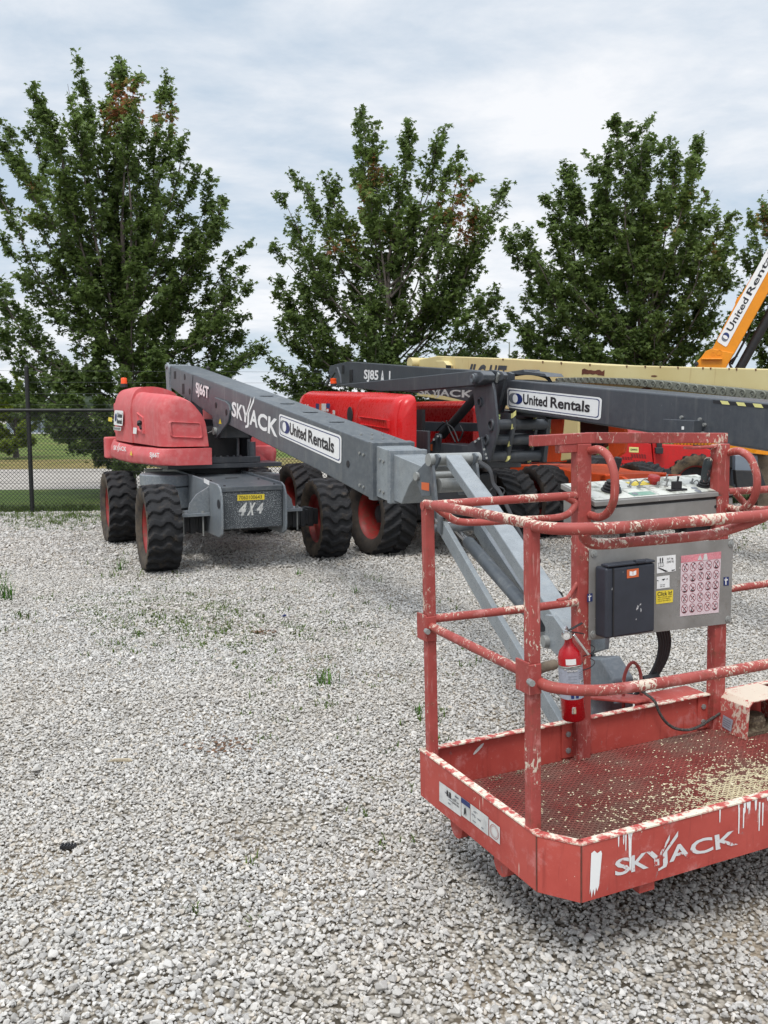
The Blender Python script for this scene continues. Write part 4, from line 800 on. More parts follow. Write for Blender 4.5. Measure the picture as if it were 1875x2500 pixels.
tr(B, .72, [(1222, 1000), (1338, 1015), (1326, 1129), (1212, 1129)], .05, 'knuckle_body', 'grey_new', liftb, .006)
# main boom of B
Bb = Fr((B.w((.36, 1.9, 0))[0], B.w((.36, 1.9, 0))[1]), (.32, -.947))
pl = Bb.pxs([(1241, 926), (1875, 983), (1875, 1103), (1241, 1003)], x=0.); L2 = pl[1][1]-pl[0][1]
ex = 3.2/L2; far = pl[1]+(pl[1]-pl[0])*ex; farb = pl[2]+(pl[2]-pl[3])*ex
m = MB(Bb); m.prism([pl[0], far, farb, pl[3]], 0, 0., .34); bb = m.build('main_boom', M['grey_new'], liftb, .022, 3)
rentals_sign(qr(Bb, -.001, [(1238.6, 946.5), (1470.6, 971), (1467, 1025.5), (1238.8, 994.5)]), Bb, bb, 4.4)
P = Bb.pxs([(1641, 1023), (1718, 1027), (1715, 1066), (1642, 1058)], x=-.0); m = MB(Bb); m.prism(P, 0, -.09, -.001); jx = m.build('junction_box', M['grey_new'], bb, .004)
m = MB(Bb)
for u, v in ((1666, 1019), (1711, 1024), (1722, 1037), (1718, 1058)): m.lathe([(0, .014), (.02, .014), (.02, .001)], Bb.px(u, v, x=0), (-1, 0, 0), 8)
m.build('bolt', M['galv'], jx); q = qr(Bb, -.092, [(1664, 1041), (1670, 1041), (1670, 1049), (1664, 1049)]); m = MB(Bb); d_rect(m, q, 0); m.build('sticker', M['white'], jx)
m = MB(Bb); q = qr(Bb, -.002, [(1741, 976.5), (1875, 988), (1875, 997), (1741, 984.5)]); d_rect(m, q, .001); o = m.build('stripe_band', M['ink'], bb)
m = MB(Bb); [d_poly(m, q, [(a_, 0), (a_+.15, 0), (a_+.11, 1), (a_-.04, 1)], .003) for a_ in (.18, .48, .78)]; m.build('hazard_stripe', M['pale_yellow'], o)
m = MB(Bb)
for k in range(4):
    pts = [Bb.px(u, v+k*1.5, x=.12+.03*k) for u, v in ((1212, 908), (1250, 912), (1290, 908), (1325, 914), (1338, 922), (1345, 932))]; m.tube(curve(pts, 5), .014, 7)
m.build('hose', M['black'], liftb)
tr(Bb, .06, [(1238, 908), (1278, 902), (1279, 906), (1330, 912), (1336, 920), (1300, 916), (1245, 914)], .2, 'hose_cover', 'grey_new', liftb, .004)
tr(Bb, .05, [(1241, 1003), (1330, 1014), (1335, 1024), (1241, 1010)], .25, 'boom_wear_pad', 'dark', bb, .004)
# ================================================================ machine D: long cream boom
D = Fr((2.37, 12.64), (.45, -.893))
cr_ = thing('boom_lift', D, 'old cream yellow boom lift with a long rust stained boom behind the grey one', 'boom lift')
P = D.pxs([(1018, 882), (1025, 877), (1067, 869), (1217, 874.5), (1485, 890.5), (1875, 900.5)], x=0.); tail = D.px(1010, 925, x=0.)
e = P[-1]+(P[-1]-P[-2])*.5; P = P+[e, e-[0, 0, .62], np.array([0, P[-1][1], P[-1][2]-.62]), np.array([0, P[3][1], P[3][2]-.75]), np.array([0, P[0][1], P[0][2]-.6])]
m = MB(D); m.prism(P, 0, 0, .5); cb = m.build('main_boom', M['cream'], cr_, .015, 2)
m = MB(D); c0 = D.px(1010, 887, x=-.05); m.cyl(c0-[.08, 0, 0], c0+[.6, 0, 0], .10, seg=18); m.build('boom_pin', M['cream'], cb)
pp = D.pxs([(1076, 881), (1096, 881), (1105, 892), (1103, 905), (1090, 905), (1084, 895)], x=-.02); m = MB(D); m.prism(pp, 0, -.12, -.001); o = m.build('hose_hood', M['cream'], cb, .01); m = MB(D); m.prism(D.pxs([(1089, 891), (1102, 892), (1101, 899), (1089, 900)], x=-.121), 0, -.125, -.121); m.build('hood_opening', M['black'], o)
P1 = D.pxs([(1107, 871), (1113, 902)], x=-.002); m = MB(D); m.sq(P1[0], P1[1]-[0, 0, .4], .03); m.build('weld_seam', M['cream'], cb)
q = qr(D, -.004, [(1143, 888), (1238, 893), (1233, 934), (1136, 930)]); m = MB(D); d_text(m, q.sub(0, 0, .14, 1), 'J', .0, .06, .2); d_text(m, q.sub(.12, 0, .26, 1), 'L', .0, .06, .2); d_text(m, q.sub(.28, 0, .48, 1), 'G', .0, .06, .2); d_text(m, q.sub(.55, 0, .68, 1), 'L', .0, .06, .2); d_text(m, q.sub(.68, 0, .76, 1), 'I', .0, .06, .2); d_text(m, q.sub(.76, 0, .88, 1), 'F', .0, .06, .2); d_text(m, q.sub(.87, 0, 1, 1), 'T', .0, .06, .2); m.build('lettering', M['grey_new'], cb)
rustm = paint('bare_rust', srgb(96, 50, 34), .85, .25, srgb(60, 36, 28), .6, sc=8)
def blob(q, seed, n=26, cx=.5, cy=.5, rx=.5, ry=.5, jag=.25):
    r_ = random.Random(seed); return [(cx+rx*math.cos(2*math.pi*i/n)*(1-jag*r_.random()), cy+ry*math.sin(2*math.pi*i/n)*(1-jag*r_.random())) for i in range(n)]
q = qr(D, -.004, [(1421, 899), (1476, 903), (1475, 918), (1420, 915)]); m = MB(D); r_ = random.Random(3); d_poly(m, q, [(0, 0)]+[(0, .8), (.1, 1)]+[(x_/10, .95-.3*r_.random()) for x_ in range(2, 10)]+[(1, 1), (1, 0)]+[(x_/8, .0+.25*r_.random()) for x_ in range(7, 0, -1)], 0); m.build('rust_patch', rustm, cb)
m = MB(D)
for (u, v, w, h_) in ((1597, 918, 9, 2.2), (1580, 948, 16, 2.5)): q = qr(D, -.004, [(u-w, v-h_), (u+w, v-h_), (u+w, v+h_), (u-w, v+h_)]); d_poly(m, q, blob(q, int(u)), 0)
for u in (1228, 1325, 1370, 1440, 1530, 1575, 1612, 1655, 1716, 1735, 1780, 1798, 1845):
    q = qr(D, -.004, [(u-2, 893 if u > 1480 else 883), (u+2, 893 if u > 1480 else 883), (u+1, 908 if u > 1480 else 896), (u, 908 if u > 1480 else 896)])
    yq = D.px(u, 880, x=0)[1]; 
    top = np.interp(u, [1067, 1217, 1485, 1875], [869, 874.5, 890.5, 900.5]); q = qr(D, -.004, [(u-2.5, top+.5), (u+2.5, top+.5), (u+.6, top+4+5*r_.random()), (u-.6, top+6)]); d_rect(m, q, 0)
m.build('rust_mark', rustm, cb)
# cable carrier chain lying along the cream boom
top = [(1358, 922), (1440, 921), (1525.5, 923.5), (1610, 929), (1688, 938), (1780, 946), (1875, 956)]; bot = [(1350, 934), (1440, 935), (1525, 940), (1610, 948), (1688, 958), (1780, 967), (1875, 978)]
def lerp(T, u): return np.interp(u, [t[0] for t in T], [t[1] for t in T])
chm = paint('cable_chain_grey', srgb(112, 114, 104), .6, .12, srgb(80, 80, 74), .4)
m = MB(D); m.prism(D.pxs(top+bot[::-1], x=-.20), 0, -.18, -.02); cc = m.build('cable_chain', chm, cr_, .004)
us = [1358]; w = 14.5
while us[-1] < 1880: us.append(us[-1]+w); w *= 1.022
chl = [MB(D), MB(D)]
for i, u in enumerate(us):
    a_, b_ = lerp(top, u), lerp(bot, u); c0 = D.px(u, (a_+b_)/2+.5, x=-.20); rad = abs(D.px(u, a_, x=-.2)[2]-D.px(u, b_, x=-.2)[2])/2
    chl[0].lathe([(0, rad*.98), (.012, rad*.9), (.012, rad*.72), (.004, rad*.7), (.004, rad*.3), (.012, rad*.26), (.012, .001)], c0+[.018, 0, 0], (-1, 0, 0), 16)
    chl[1].lathe([(.0, rad*.16), (.004, .001)], c0+[.004, 0, 0], (-1, 0, 0), 8)
chl[0].build('chain_link', chm, cc); chl[1].build('link_pin', M['dark'], cc)
# body of D (mostly hidden)
m = MB(D); m.box((-.1, -3.9, 1.05), (1.3, -1.9, 1.18)); m.box((.02, -3.6, 1.18), (.48, -2.8, 2.2)); m.build('turret', M['dark'], cr_, .02)
m = MB(D); m.box((.0, -4.0, .5), (1.3, -2.2, 1.0)); m.build('chassis', M['dark'], cr_, .02)
WB = make_wheel(1.0, .42, 'wave', M['tyre_mud'], M['rim'])
for x, y, fl in ((-.2, -2.4, True), (1.6, -2.4, False), (-.2, -3.8, True), (1.6, -3.8, False)): put_wheel(WB, cr_, x, y, .5, fl, x)
m = MB(D); P = D.pxs([(1378, 1020), (1411, 1020), (1411, 1118), (1368, 1126)], x=-.36); m.prism(P, 0, -.36, -.32); P = D.pxs([(1360, 980), (1420, 985), (1414, 1026), (1376, 1022)], x=-.3); m.prism(P, 0, -.3, -.27); m.build('cream_panel', M['cream'], cr_, .01)
# ================================================================ machine C: orange lift
Cc = Fr((2.9, 13.2), (.34, -.94))
ol = thing('boom_lift', Cc, 'orange lift of which only panels and the low chassis show beyond the dark grey boom', 'boom lift')
def trc(pts, x, th, nm, mt): return tr(Cc, x, pts, th, nm, mt, ol, .01)
trc([(1330, 1010), (1371, 1010), (1378, 1064), (1366, 1128), (1296, 1130), (1318, 1085)], -.45, .12, 'side_panel', 'jlg')
q = qr(Cc, -.452, [(1334, 1034), (1345, 1034), (1345, 1046), (1334, 1045)]); m = MB(Cc); d_rect(m, q, .002); q = qr(Cc, -.452, [(1332, 1047), (1346, 1048), (1345, 1058), (1332, 1057)]); d_rect(m, q, .002); m.build('sticker', M['pale_yellow'], ol)
trc([(1411, 1020), (1485, 1024), (1485, 1078), (1470, 1090), (1440, 1112), (1394, 1112), (1411, 1090)], -.25, .1, 'engine_bay', 'black')
trc([(1485, 1030), (1523, 1040), (1529, 1068), (1521, 1105), (1499, 1122), (1485, 1110)], -.38, .05, 'side_panel', 'jlg')
m = MB(Cc); m.prism(Cc.pxs([(1160, 1134), (1340, 1136), (1400, 1152), (1478, 1158), (1478, 1215), (1330, 1215), (1160, 1195)], x=-.5), 0, -.5, .45); m.build('chassis', M['jlg'], ol, .01)
m = MB(Cc); P = Cc.pxs([(1478, 1160), (1530, 1163), (1541, 1170), (1545, 1182), (1538, 1192), (1478, 1205)], x=-.42); m.prism(P, 0, -.5, -.45); m.prism(P, 0, .35, .4); o = m.build('tie_down_lug', M['jlg'], ol, .004)
m = MB(Cc); c0 = Cc.px(1525, 1176, x=-.5); m.lathe([(0, .035), (.003, .035), (.003, .001)], c0, (-1, 0, 0), 12); m.build('lug_hole', M['black'], o)
WO = make_wheel(1.0, .42, 'chev', M['tyre_clean'], M['rim'])
for X, Y, fl, sp in ((2.16, 12.62, True, .4), (3.75, 13.4, False, 1.), (1.62, 14.2, True, 0), (3.2, 15.0, False, 0)): wheel_at(WO, ol, Cc, X, Y, .5, fl, sp, -.03)
# ================================================================ machine E: red telehandler-like machine with vents
E_ = Fr((4.25, 15.0), (1.0, -.12))     # faces right, side towards the camera
rd = thing('telehandler', E_, 'red telehandler with vented side door and muddy tyre behind the control box', 'telehandler')
def side(pts, y, th, nm, mt, parent=None, bv=.01):
    m = MB(E_); m.prism(E_.pxs(pts, x=y), 0, y, y+th if th > 0 else y); return m.build(nm, M[mt] if isinstance(mt, str) else mt, parent or rd, bv, 2)
X0 = E_.M.T@(np.array([4.6, 15.9, 0])-E_.C)
sy = .30
side([(1505, 1042), (1602, 1058), (1602, 1072), (1529, 1071), (1500, 1090)], sy-.02, -.0 or .5, 'engine_cover', 'hood_faded')
dr_ = side([(1527, 1071), (1590, 1084), (1597, 1158), (1597, 1170), (1500, 1172), (1508, 1120)], sy, .5, 'vented_door', 'red_mach')
side([(1591, 1062), (1612, 1062), (1612, 1086), (1706, 1090), (1740, 1100), (1740, 1130), (1660, 1140), (1640, 1160), (1598, 1160)], sy+.02, .6, 'body_side', 'red_mach')
side([(1706, 1088), (1760, 1092), (1800, 1100), (1800, 1150), (1740, 1120), (1706, 1100)], sy+.2, .5, 'front_frame', 'dark')
side([(1602, 1060), (1618, 1060), (1616, 1104), (1604, 1104)], sy-.03, .03, 'door_post', 'dark'); side([(1600, 1093), (1620, 1093), (1619, 1108), (1601, 1108)], sy-.12, .1, 'latch_box', 'dark'); side([(1600, 1146), (1636, 1144), (1644, 1170), (1600, 1170)], sy-.06, .06, 'step_box', 'dark')
m = MB(E_)
for ub, vb, n_, rows in ((1540, 1108, 6, 4), (1519, 1115, 4, 3), (1546, 1124, 5, 4), (1517, 1131, 5, 4), (1553, 1142, 4, 4)):
    for i in range(n_):
        for j in range(rows):
            u = ub+i*6.3+j*.6; v = vb+j*2.7+i*.35; m.add(E_.pxs([(u, v), (u+4.6, v+.25), (u+4.8, v+1.45), (u+.2, v+1.2)], x=sy-.004), [(0, 1, 2, 3)])
m.build('vent_slot', M['black'], dr_)
q = Quad(E_.pxs([(1536, 1091), (1559, 1092), (1559, 1105), (1536, 1104)], x=sy-.004), (-1, 0, 0)); m = MB(E_); d_rect(m, q, 0); o = m.build('sticker', M['pale_yellow'], dr_); m = MB(E_); d_text(m, q.sub(.12, .3, .88, .7), '10349970', .003); m.build('lettering', M['ink'], o)
q = Quad(E_.pxs([(1509, 1149.5), (1541, 1152), (1541, 1160), (1509, 1157)], x=sy-.004), (-1, 0, 0)); m = MB(E_); logo(m, q, .0, .03); m.build('lettering', M['white'], dr_)
q = Quad(E_.pxs([(1463, 1143), (1486, 1145), (1486, 1151), (1463, 1149)], x=sy-.004), (-1, 0, 0))
m = MB(Cc); q2 = qr(Cc, -.502, [(1463, 1161), (1478, 1162), (1478, 1168), (1463, 1167)])
WT = make_wheel(1.04, .36, 'chev', M['tyre_mud'], M['rim'])
tw = E_.M.T@(np.array([(1700-CX)/FPX*15.25, 15.25, .52])-E_.C)
for xx, yy in ((tw[0]+.1, tw[1]), (tw[0]+.1, tw[1]-2.3), (tw[0]+1.5, tw[1]), (tw[0]+1.5, tw[1]-2.3)): put_wheel(WT, rd, xx, yy, .52, xx < tw[0]+1, .5*xx)
m = MB(E_); m.box((.5, tw[1]-2.9, .5), (1.4, tw[1]+.4, .95)); m.build('chassis', M['dark'], rd, .02)
side([(1795, 1112), (1850, 1112), (1850, 1180), (1830, 1195), (1795, 1190)], sy-.0, .6, 'hydraulic_block', 'blueish'); side([(1795, 1148), (1858, 1150), (1870, 1185), (1800, 1195)], sy-.1, .2, 'carriage', 'dark')
side([(1835, 1108), (1990, 1112), (2000, 1260), (1850, 1240), (1846, 1180)], sy+.1, .5, 'muddy_bucket', 'mud'); side([(1850, 1093), (1880, 1099), (1880, 1112), (1843, 1108)], sy-.1, .2, 'mirror_cap', 'amber')
# ================================================================ machine F: yellow telehandler with raised boom
Fy = Fr((6.3, 17.1), (1.0, -.36))
yl = thing('telehandler', Fy, 'bright yellow telehandler behind the cream boom, boom raised to the right', 'telehandler')
fy = 0.
def sdf(pts, x, th, nm, mt, parent=None, bv=.01):
    m = MB(Fy); m.prism(Fy.pxs(pts, x=x), 0, x, x+th); return m.build(nm, M[mt], parent or yl, bv, 2)
yb = sdf([(1737.6, 853.8), (1795.5, 741.7), (1875, 609.7), (2010, 385), (2080, 428), (1936, 650), (1875, 715), (1792, 864)], 0, .38, 'boom', 'amber')
sdf([(1712, 872), (1723, 857), (1737.6, 851), (1792, 862), (1772, 898), (1765, 930), (1698, 930), (1700, 884)], -.03, .44, 'boom_foot', 'amber')
sdf([(1712, 874), (1764, 875), (1763, 878), (1712, 878)], -.10, .10, 'foot_flange', 'amber')
m = MB(Fy)
for u, v, r_c in ((1741, 864, .035), (1756, 861, .05)): c0 = Fy.px(u, v, x=-.03); m.lathe([(0, r_c), (.006, r_c), (.006, r_c*.85), (.001, r_c*.83)], c0, (-1, 0, 0), 20)
m.build('foot_boss', M['amber'], yl)
c0 = Fy.px(1700, 888, x=-.05); m = MB(Fy); m.cyl(c0-[.03, 0, 0], c0+[.5, 0, 0], .04, seg=16); m.lathe([(0, .03), (.004, .02), (.004, .001)], c0-[.03, 0, 0], (-1, 0, 0), 16); m.build('foot_pin', M['dark'], yl)
sdf([(1795, 738), (1799, 728), (1809, 718), (1811, 722), (1794, 751)], .05, .1, 'boom_lug', 'amber', yb)
m = MB(Fy); m.cyl(Fy.px(1803, 905, x=.25), Fy.px(1950, 640, x=.25), .085, seg=18); m.build('lift_cylinder', M['black'], yl)
m = MB(Fy); m.cyl(Fy.px(1786, 890, x=.12), Fy.px(1830, 810, x=.12), .02, seg=8); m.tube(curve([Fy.px(1790, 905, x=.1), Fy.px(1782, 886, x=.1), Fy.px(1800, 868, x=.1)], 5), .02, 7); m.build('hose', M['black'], yl)
v1 = [Fy.px(u, v, x=-.004) for u, v in ((1750, 833), (1887, 583), (1911, 596), (1773, 848))]
rentals_sign(Quad([v1[0], v1[1], v1[2], v1[3]], (-1, 0, 0)), Fy, yb, 9.5) if False else None
q = Quad(v1, (-1, 0, 0)); m = MB(Fy); d_rect(m, q, .003, .16, 9.0); o = m.build('rental_sign', M['white'], yb)
m = MB(Fy); asp = 9.6; cx, ry = .072, .30; rx = ry/asp*1.0
d_poly(m, q, [(cx-rx*.32+rx*math.cos(t), .5+ry*math.sin(t)) for t in np.linspace(0, 6.283, 20, endpoint=False)], .005); m.build('emblem', M['mid_grey'], o)
m = MB(Fy); d_poly(m, q, [(cx+rx*.32+rx*math.cos(t), .5+ry*math.sin(t)) for t in np.linspace(0, 6.283, 20, endpoint=False)], .007); m.build('emblem', M['navy'], o)
m = MB(Fy); d_poly(m, q, [(cx-rx*.04+rx*.5*math.cos(t), .5+ry*.80*math.sin(t)) for t in np.linspace(0, 6.283, 20, endpoint=False)], .009); m.build('emblem', M['white'], o)
m = MB(Fy); d_text(m, q.sub(.135, .25, .455, .80), 'United', .006, .018); d_text(m, q.sub(.49, .25, .96, .80), 'Rentals', .006, .018); m.build('lettering', M['ink'], o)
m = MB(Fy); m.box((.0, -.9, .55), (.9, 2.9, 1.15)); m.box((.42, .1, 1.15), (.9, 1.6, 1.75)); m.prism([(0, -.9, 1.15), (0, -.9, 1.7), (0, -.2, 2.0), (0, .3, 1.15)], 0, .0, .5); m.build('body', M['amber'], yl, .03)
for xx, yy in ((-.2, -.2), (1.1, -.2), (-.2, 2.3), (1.1, 2.3)): put_wheel(WT, yl, xx, yy, .52, xx < 0, yy)
# ================================================================ work platform of machine A (x along it, y away from the camera, z up)
K = Fr((.519, 2.597, .269), M=np.array([[.9098968, -.4141402, -.023995], [.4140809, .9102082, -.0076227], [.0249973, -.003, .9996830]]))
PL, PW, TH = 2.22, .91, .184
ca, cb_ = .083, .114
outl = [(0, PW), (0, cb_), (ca, 0), (PL-ca, 0), (PL, cb_), (PL, PW)]
def wall(p, q, name='toe_board'):
    p = np.array(p); q = np.array(q); t = (q-p)/np.linalg.norm(q-p); nrm = np.array([-t[1], t[0]])   # inward normal for this winding
    m = MB(K); e = nrm*.004
    m.add([(*p, 0), (*q, 0), (*(q+e), 0), (*(p+e), 0), (*p, TH), (*q, TH), (*(q+e), TH), (*(p+e), TH)], [(0, 1, 5, 4), (2, 3, 7, 6), (0, 3, 2, 1), (4, 5, 6, 7), (1, 2, 6, 5), (3, 0, 4, 7)])
    w = m.build(name, M['tray'], lift)
    m = MB(K); a0 = p-nrm*.003-t*.0; a1 = q-nrm*.003; b0 = p+nrm*.028; b1 = q+nrm*.028
    m.add([(*a0, TH-.003), (*a1, TH-.003), (*b1, TH-.003), (*b0, TH-.003), (*a0, TH+.004), (*a1, TH+.004), (*b1, TH+.004), (*b0, TH+.004)], [(0, 3, 2, 1), (4, 5, 6, 7), (0, 1, 5, 4), (2, 3, 7, 6), (1, 2, 6, 5), (3, 0, 4, 7)])
    m.build('rim_strip', M['lip'], w, .0015, 1); return w
RUSTL = paint('rusty_weld', srgb(92, 52, 42), .85, .3, srgb(150, 70, 60), .6, sc=40)
walls = [wall(outl[i], outl[(i+1) % 6]) for i in range(6)]
for x, y in outl:
    if y < .2: m = MB(K); m.tube([(x, y-.0005, .002), (x, y-.0005, TH*.5), (x, y-.0005, TH-.004)], .0028, 6); m.build('corner_weld', RUSTL, lift)
m = MB(K); m.prism([(.006+x*(1-.012/PL), .006+y*(1-.012/PW), 0) for x, y in outl], 2, .004, .018); m.build('floor_pan', paint('dark_red_pan', srgb(84, 36, 32), .8, .3, srgb(120, 100, 84), .5, sc=6), lift)
m = MB(K)
for x in (.35, 1.11, 1.87): m.box((x-.03, .02, -.04), (x+.03, PW-.02, .0))
m.box((.3, .2, -.05), (1.9, .26, -.001)); m.build('floor_beam', M['tray'], lift)
m = MB(K)
for y in (.70, .39): m.cyl((.04, y, -.045), (.075, y, -.045), .045, seg=18); m.cyl((2.14, y, -.045), (2.18, y, -.045), .045, seg=18); m.box((.05, y-.03, -.04), (.07, y+.03, .002))
m.build('bump_stop', M['tray'], lift)
# expanded metal floor: zigzag strands
m = MB(K); pit = .027; rowh = .0112; zt = .026; tw_ = .0024
rows = int(.875/rowh); V = []; Fc = []
def inside(x, y): return x > .008 and x < PL-.008 and y > .008 and y < PW-.008 and (x/ca+y/cb_) > 1.06
for r_ in range(rows):
    y0 = .012+r_*rowh; cols = int(PL/(pit/2)); prev = None
    for c_i in range(cols):
        x = .01+c_i*pit/2; up_ = (c_i % 2) ^ (r_ % 2); y = y0+(rowh*.5-.0008 if up_ else -rowh*.0+.0008)+(0 if up_ else 0)
        if not inside(x, y): prev = None; continue
        z = zt+(.004 if up_ else 0); i0 = len(V)
        V += [(x, y-tw_/2, z-.003), (x, y+tw_/2, z), (x, y-tw_/2, z+.002), (x, y-tw_, z-.002)]
        if prev is not None:
            for a_, b_ in ((0, 1), (1, 2), (2, 3), (3, 0)): Fc.append((prev+a_, prev+b_, i0+b_, i0+a_))
        prev = i0
m.add(V, Fc); fl = m.build('mesh_floor', M['floor'], lift)
loc = [K.M.T@((ROOT[lift.name].M@np.array(v.co)+ROOT[lift.name].C)-K.C) for v in fl.data.vertices]
at = fl.data.attributes.new('splash', 'FLOAT', 'POINT'); lc = np.array(loc)
sv = np.exp(-(((lc[:, 0]-1.15)/.42)**2+((lc[:, 1]-.30)/.26)**2))*1.15+.55*np.exp(-(((lc[:, 0]-.75)/.5)**2+((lc[:, 1]-.15)/.2)**2))+.25*np.exp(-(((lc[:, 0]-.4)/.25)**2+((lc[:, 1]-.5)/.15)**2)); at.data.foreach_set('value', sv.astype(np.float32)-.25)
# chips of dried plaster lying on the floor
m = MB(K); r_ = random.Random(11); n_ = 0
while n_ < 1900:
    x = r_.gauss(1.15, .42) if r_.random() < .8 else r_.uniform(.1, 1.9); y = r_.gauss(.28, .22) if r_.random() < .85 else r_.uniform(.05, .85)
    if not inside(x, y) or x > 2.1: continue
    s_ = r_.uniform(.0018, .0048)*(2.0 if r_.random() < .04 else 1); a0 = r_.uniform(0, 6.28); z = zt+.005
    pts = [(x+s_*r_.uniform(.6, 1.3)*math.cos(a0+k*1.57), y+s_*r_.uniform(.5, 1.1)*math.sin(a0+k*1.57), z+r_.uniform(0, .003)) for k in range(4)]
    m.add(pts+[(x, y, z+.004)], [(0, 1, 4), (1, 2, 4), (2, 3, 4), (3, 0, 4)]); n_ += 1
pc = paint('dried_plaster', srgb(222, 212, 180), .85, .12); ch_ = m.build('dried_plaster_chips', pc, None); tag(ch_, 'cream chips of dried plaster scattered over the red mesh floor', 'plaster', kind='stuff')
m = MB(K); r_ = random.Random(4)
for (x, y, s_) in ((.62, .85, .022), (.42, .86, .014), (.30, .845, .016), (.12, .85, .012)):
    for k in range(16):
        q = np.array([x+r_.gauss(0, s_), y+r_.gauss(0, s_*.5), .028+abs(r_.gauss(0, .006))]); d_ = r_.uniform(.003, .007); m.lathe([(-d_*.4, .001), (-d_*.2, d_*.6), (d_*.3, d_*.5), (d_*.5, .001)], tuple(q), (r_.gauss(0, 1), r_.gauss(0, 1), 1.5), 5)
cl = m.build('plaster_debris', paint('grey_debris', srgb(150, 138, 118), .9, .3, sc=20), None); tag(cl, 'small grey clods of dried mortar by the back toe board of the platform', 'debris', kind='stuff')
# posts
pw = .038
def post(x, y, z0, z1, w=pw, d=None, nm='guard_post', mt='bpost', bv=.004): m = MB(K); m.box((x-w/2, y-(d or w)/2, z0), (x+w/2, y+(d or w)/2, z1)); return m.build(nm, M[mt], lift, bv)
p1 = post(.035, PW-.035, .0, 1.14); p2 = post(.022, .165, .0, 1.145)
post(PL-.035, PW-.035, 0, 1.14); post(PL-.03, .105, 0, 1.145)
lp = post(.735, .885, .022, 1.33, .066, .05); rp_ = post(1.468, .885, .022, 1.30, .066, .05)
tr_ = .0165
def rail(pts, r=tr_, nm='guard_rail', par=None, n=6, mt='brail'): m = MB(K); m.tube(curve(pts, n) if len(pts) > 2 else pts, r, 12); return m.build(nm, M[mt], par or lift)
rail([(.012, PW-.035, 1.13), (.20, .872, 1.13), (.70, .872, 1.125)]); rail([(.03, PW-.03, 1.135), (.026, .5, 1.14), (.022, .165, 1.14)], .0175)
rail([(.018, .17, 1.135), (.040, .075, 1.135), (.13, .025, 1.133), (.25, .012, 1.13), (.6, .006, 1.128), (1.1, .004, 1.125), (PL-.25, .01, 1.13), (PL-.06, .05, 1.135), (PL-.02, .11, 1.14)], .0185)
rail([(.063, .86, 1.123), (.097, .85, 1.095), (.175, .84, 1.060), (.467, .84, 1.050), (.601, .85, 1.047), (.664, .86, 1.062), (.690, .865, 1.095), (.655, .872, 1.12)], .014)
rail([(.112, .03, 1.125), (.130, .045, 1.100), (.18, .05, 1.080), (.334, .05, 1.076), (.589, .045, 1.074), (.70, .035, 1.090), (.81, .02, 1.118)], .0165)
rail([(1.50, .872, 1.09), (PL-.04, .872, 1.08)]); rail([(1.53, .86, 1.087), (1.608, .86, 1.022), (1.657, .86, 1.006), (1.74, .86, 1.0), (2.05, .86, 1.0), (2.12, .86, 1.06)], .014); rail([(PL-.03, .87, 1.135), (PL-.03, .5, 1.14), (PL-.03, .105, 1.14)], .0175)
# mid rails with sliding clamps
rail([(.05, .872, .70), (.40, .872, .692), (.705, .872, .690)]); rail([(1.50, .872, .656), (PL-.04, .872, .66)]); rail([(.03, PW-.04, .676), (.024, .165, .668)])
rail([(.03, .165, .655), (.05, .10, .648), (.13, .05, .640), (.24, .025, .636), (.5, .015, .632), (1.0, .010, .632), (1.6, .01, .632), (PL-.2, .02, .64), (PL-.05, .10, .65)], .0175)
rail([(PL-.03, PW-.04, .676), (PL-.03, .105, .668)])
for x, y in ((.035, PW-.035), (.022, .165)):
    m = MB(K); m.box((x-.030, y-.024, .62), (x-.021, y+.05, .72)); m.box((x-.030, y-.030, .62), (x+.014, y-.022, .715)); o = m.build('rail_clamp', M['bpost'], lift, .003)
    m = MB(K); m.cyl((x-.03, y-.028, .665), (x-.034, y-.052, .665), .010, seg=8); m.build('clamp_bolt', M['galv'], o)
m = MB(K); m.cyl((.042, .165, .69), (.115, .18, .69), .016, seg=12); m.build('pivot_pin', M['mud'], lift)
m = MB(K); m.cyl((.044, .165, 1.08), (.052, .165, 1.08), .011, seg=8); m.cyl((.054, PW-.05, 1.07), (.062, PW-.05, 1.07), .011, seg=8); m.build('post_bolt', M['galv'], lift)
rail([(.611, .872, .705), (.657, .872, .712), (.687, .872, .743), (.707, .872, .770)], .009, 'anchor_loop')
for px_, zt_, zb_ in ((.76, 1.302, 1.044), (1.497, 1.263, 1.022)):
    rail([(px_, .862, zt_), (px_, .80, zt_+.006), (px_, .745, zt_-.02), (px_, .712, zt_-.075), (px_, .704, (zt_+zb_)/2), (px_, .712, zb_+.07), (px_, .745, zb_+.022), (px_, .80, zb_-.004), (px_, .862, zb_)], .0165, 'joystick_guard', None, 6)
# square cross bars on top of the console posts
def tubebar(a, b, w, nm): 
    m = MB(K); m.sq(a, b, w); o = m.build(nm, M['bpost'], lift, .003); m = MB(K); t = (np.array(b)-np.array(a)); t = t/np.linalg.norm(t); m.sq(np.array(b)-t*.001, np.array(b)+t*.0015, w-.010); m.build('open_end', M['black'], o); return o
tubebar((.50, .885, 1.350), (.785, .885, 1.352), .042, 'top_bar'); tubebar((.80, .93, 1.350), (1.535, .93, 1.322), .044, 'top_bar')
m = MB(K); m.sq((.62, .885, 1.315), (.71, .885, 1.315), .036); m.box((1.30, .87, 1.283), (1.44, .93, 1.295)); m.build('top_stub', M['bpost'], lift, .004)
# flanges that bolt the console posts to the back wall
for x in (.70, 1.43):
    m = MB(K); m.box((x-.05, PW-.012, .03), (x+.10, PW-.005, TH-.004)); o = m.build('post_flange', M['tray'], lift)
    m = MB(K); [m.lathe([(0, .012), (.006, .012), (.007, .001)], (xx, PW-.012, z), (0, -1, 0), 8) for xx in (x-.02,) for z in (.06, .13)]; m.build('flange_bolt', M['galv'], o)
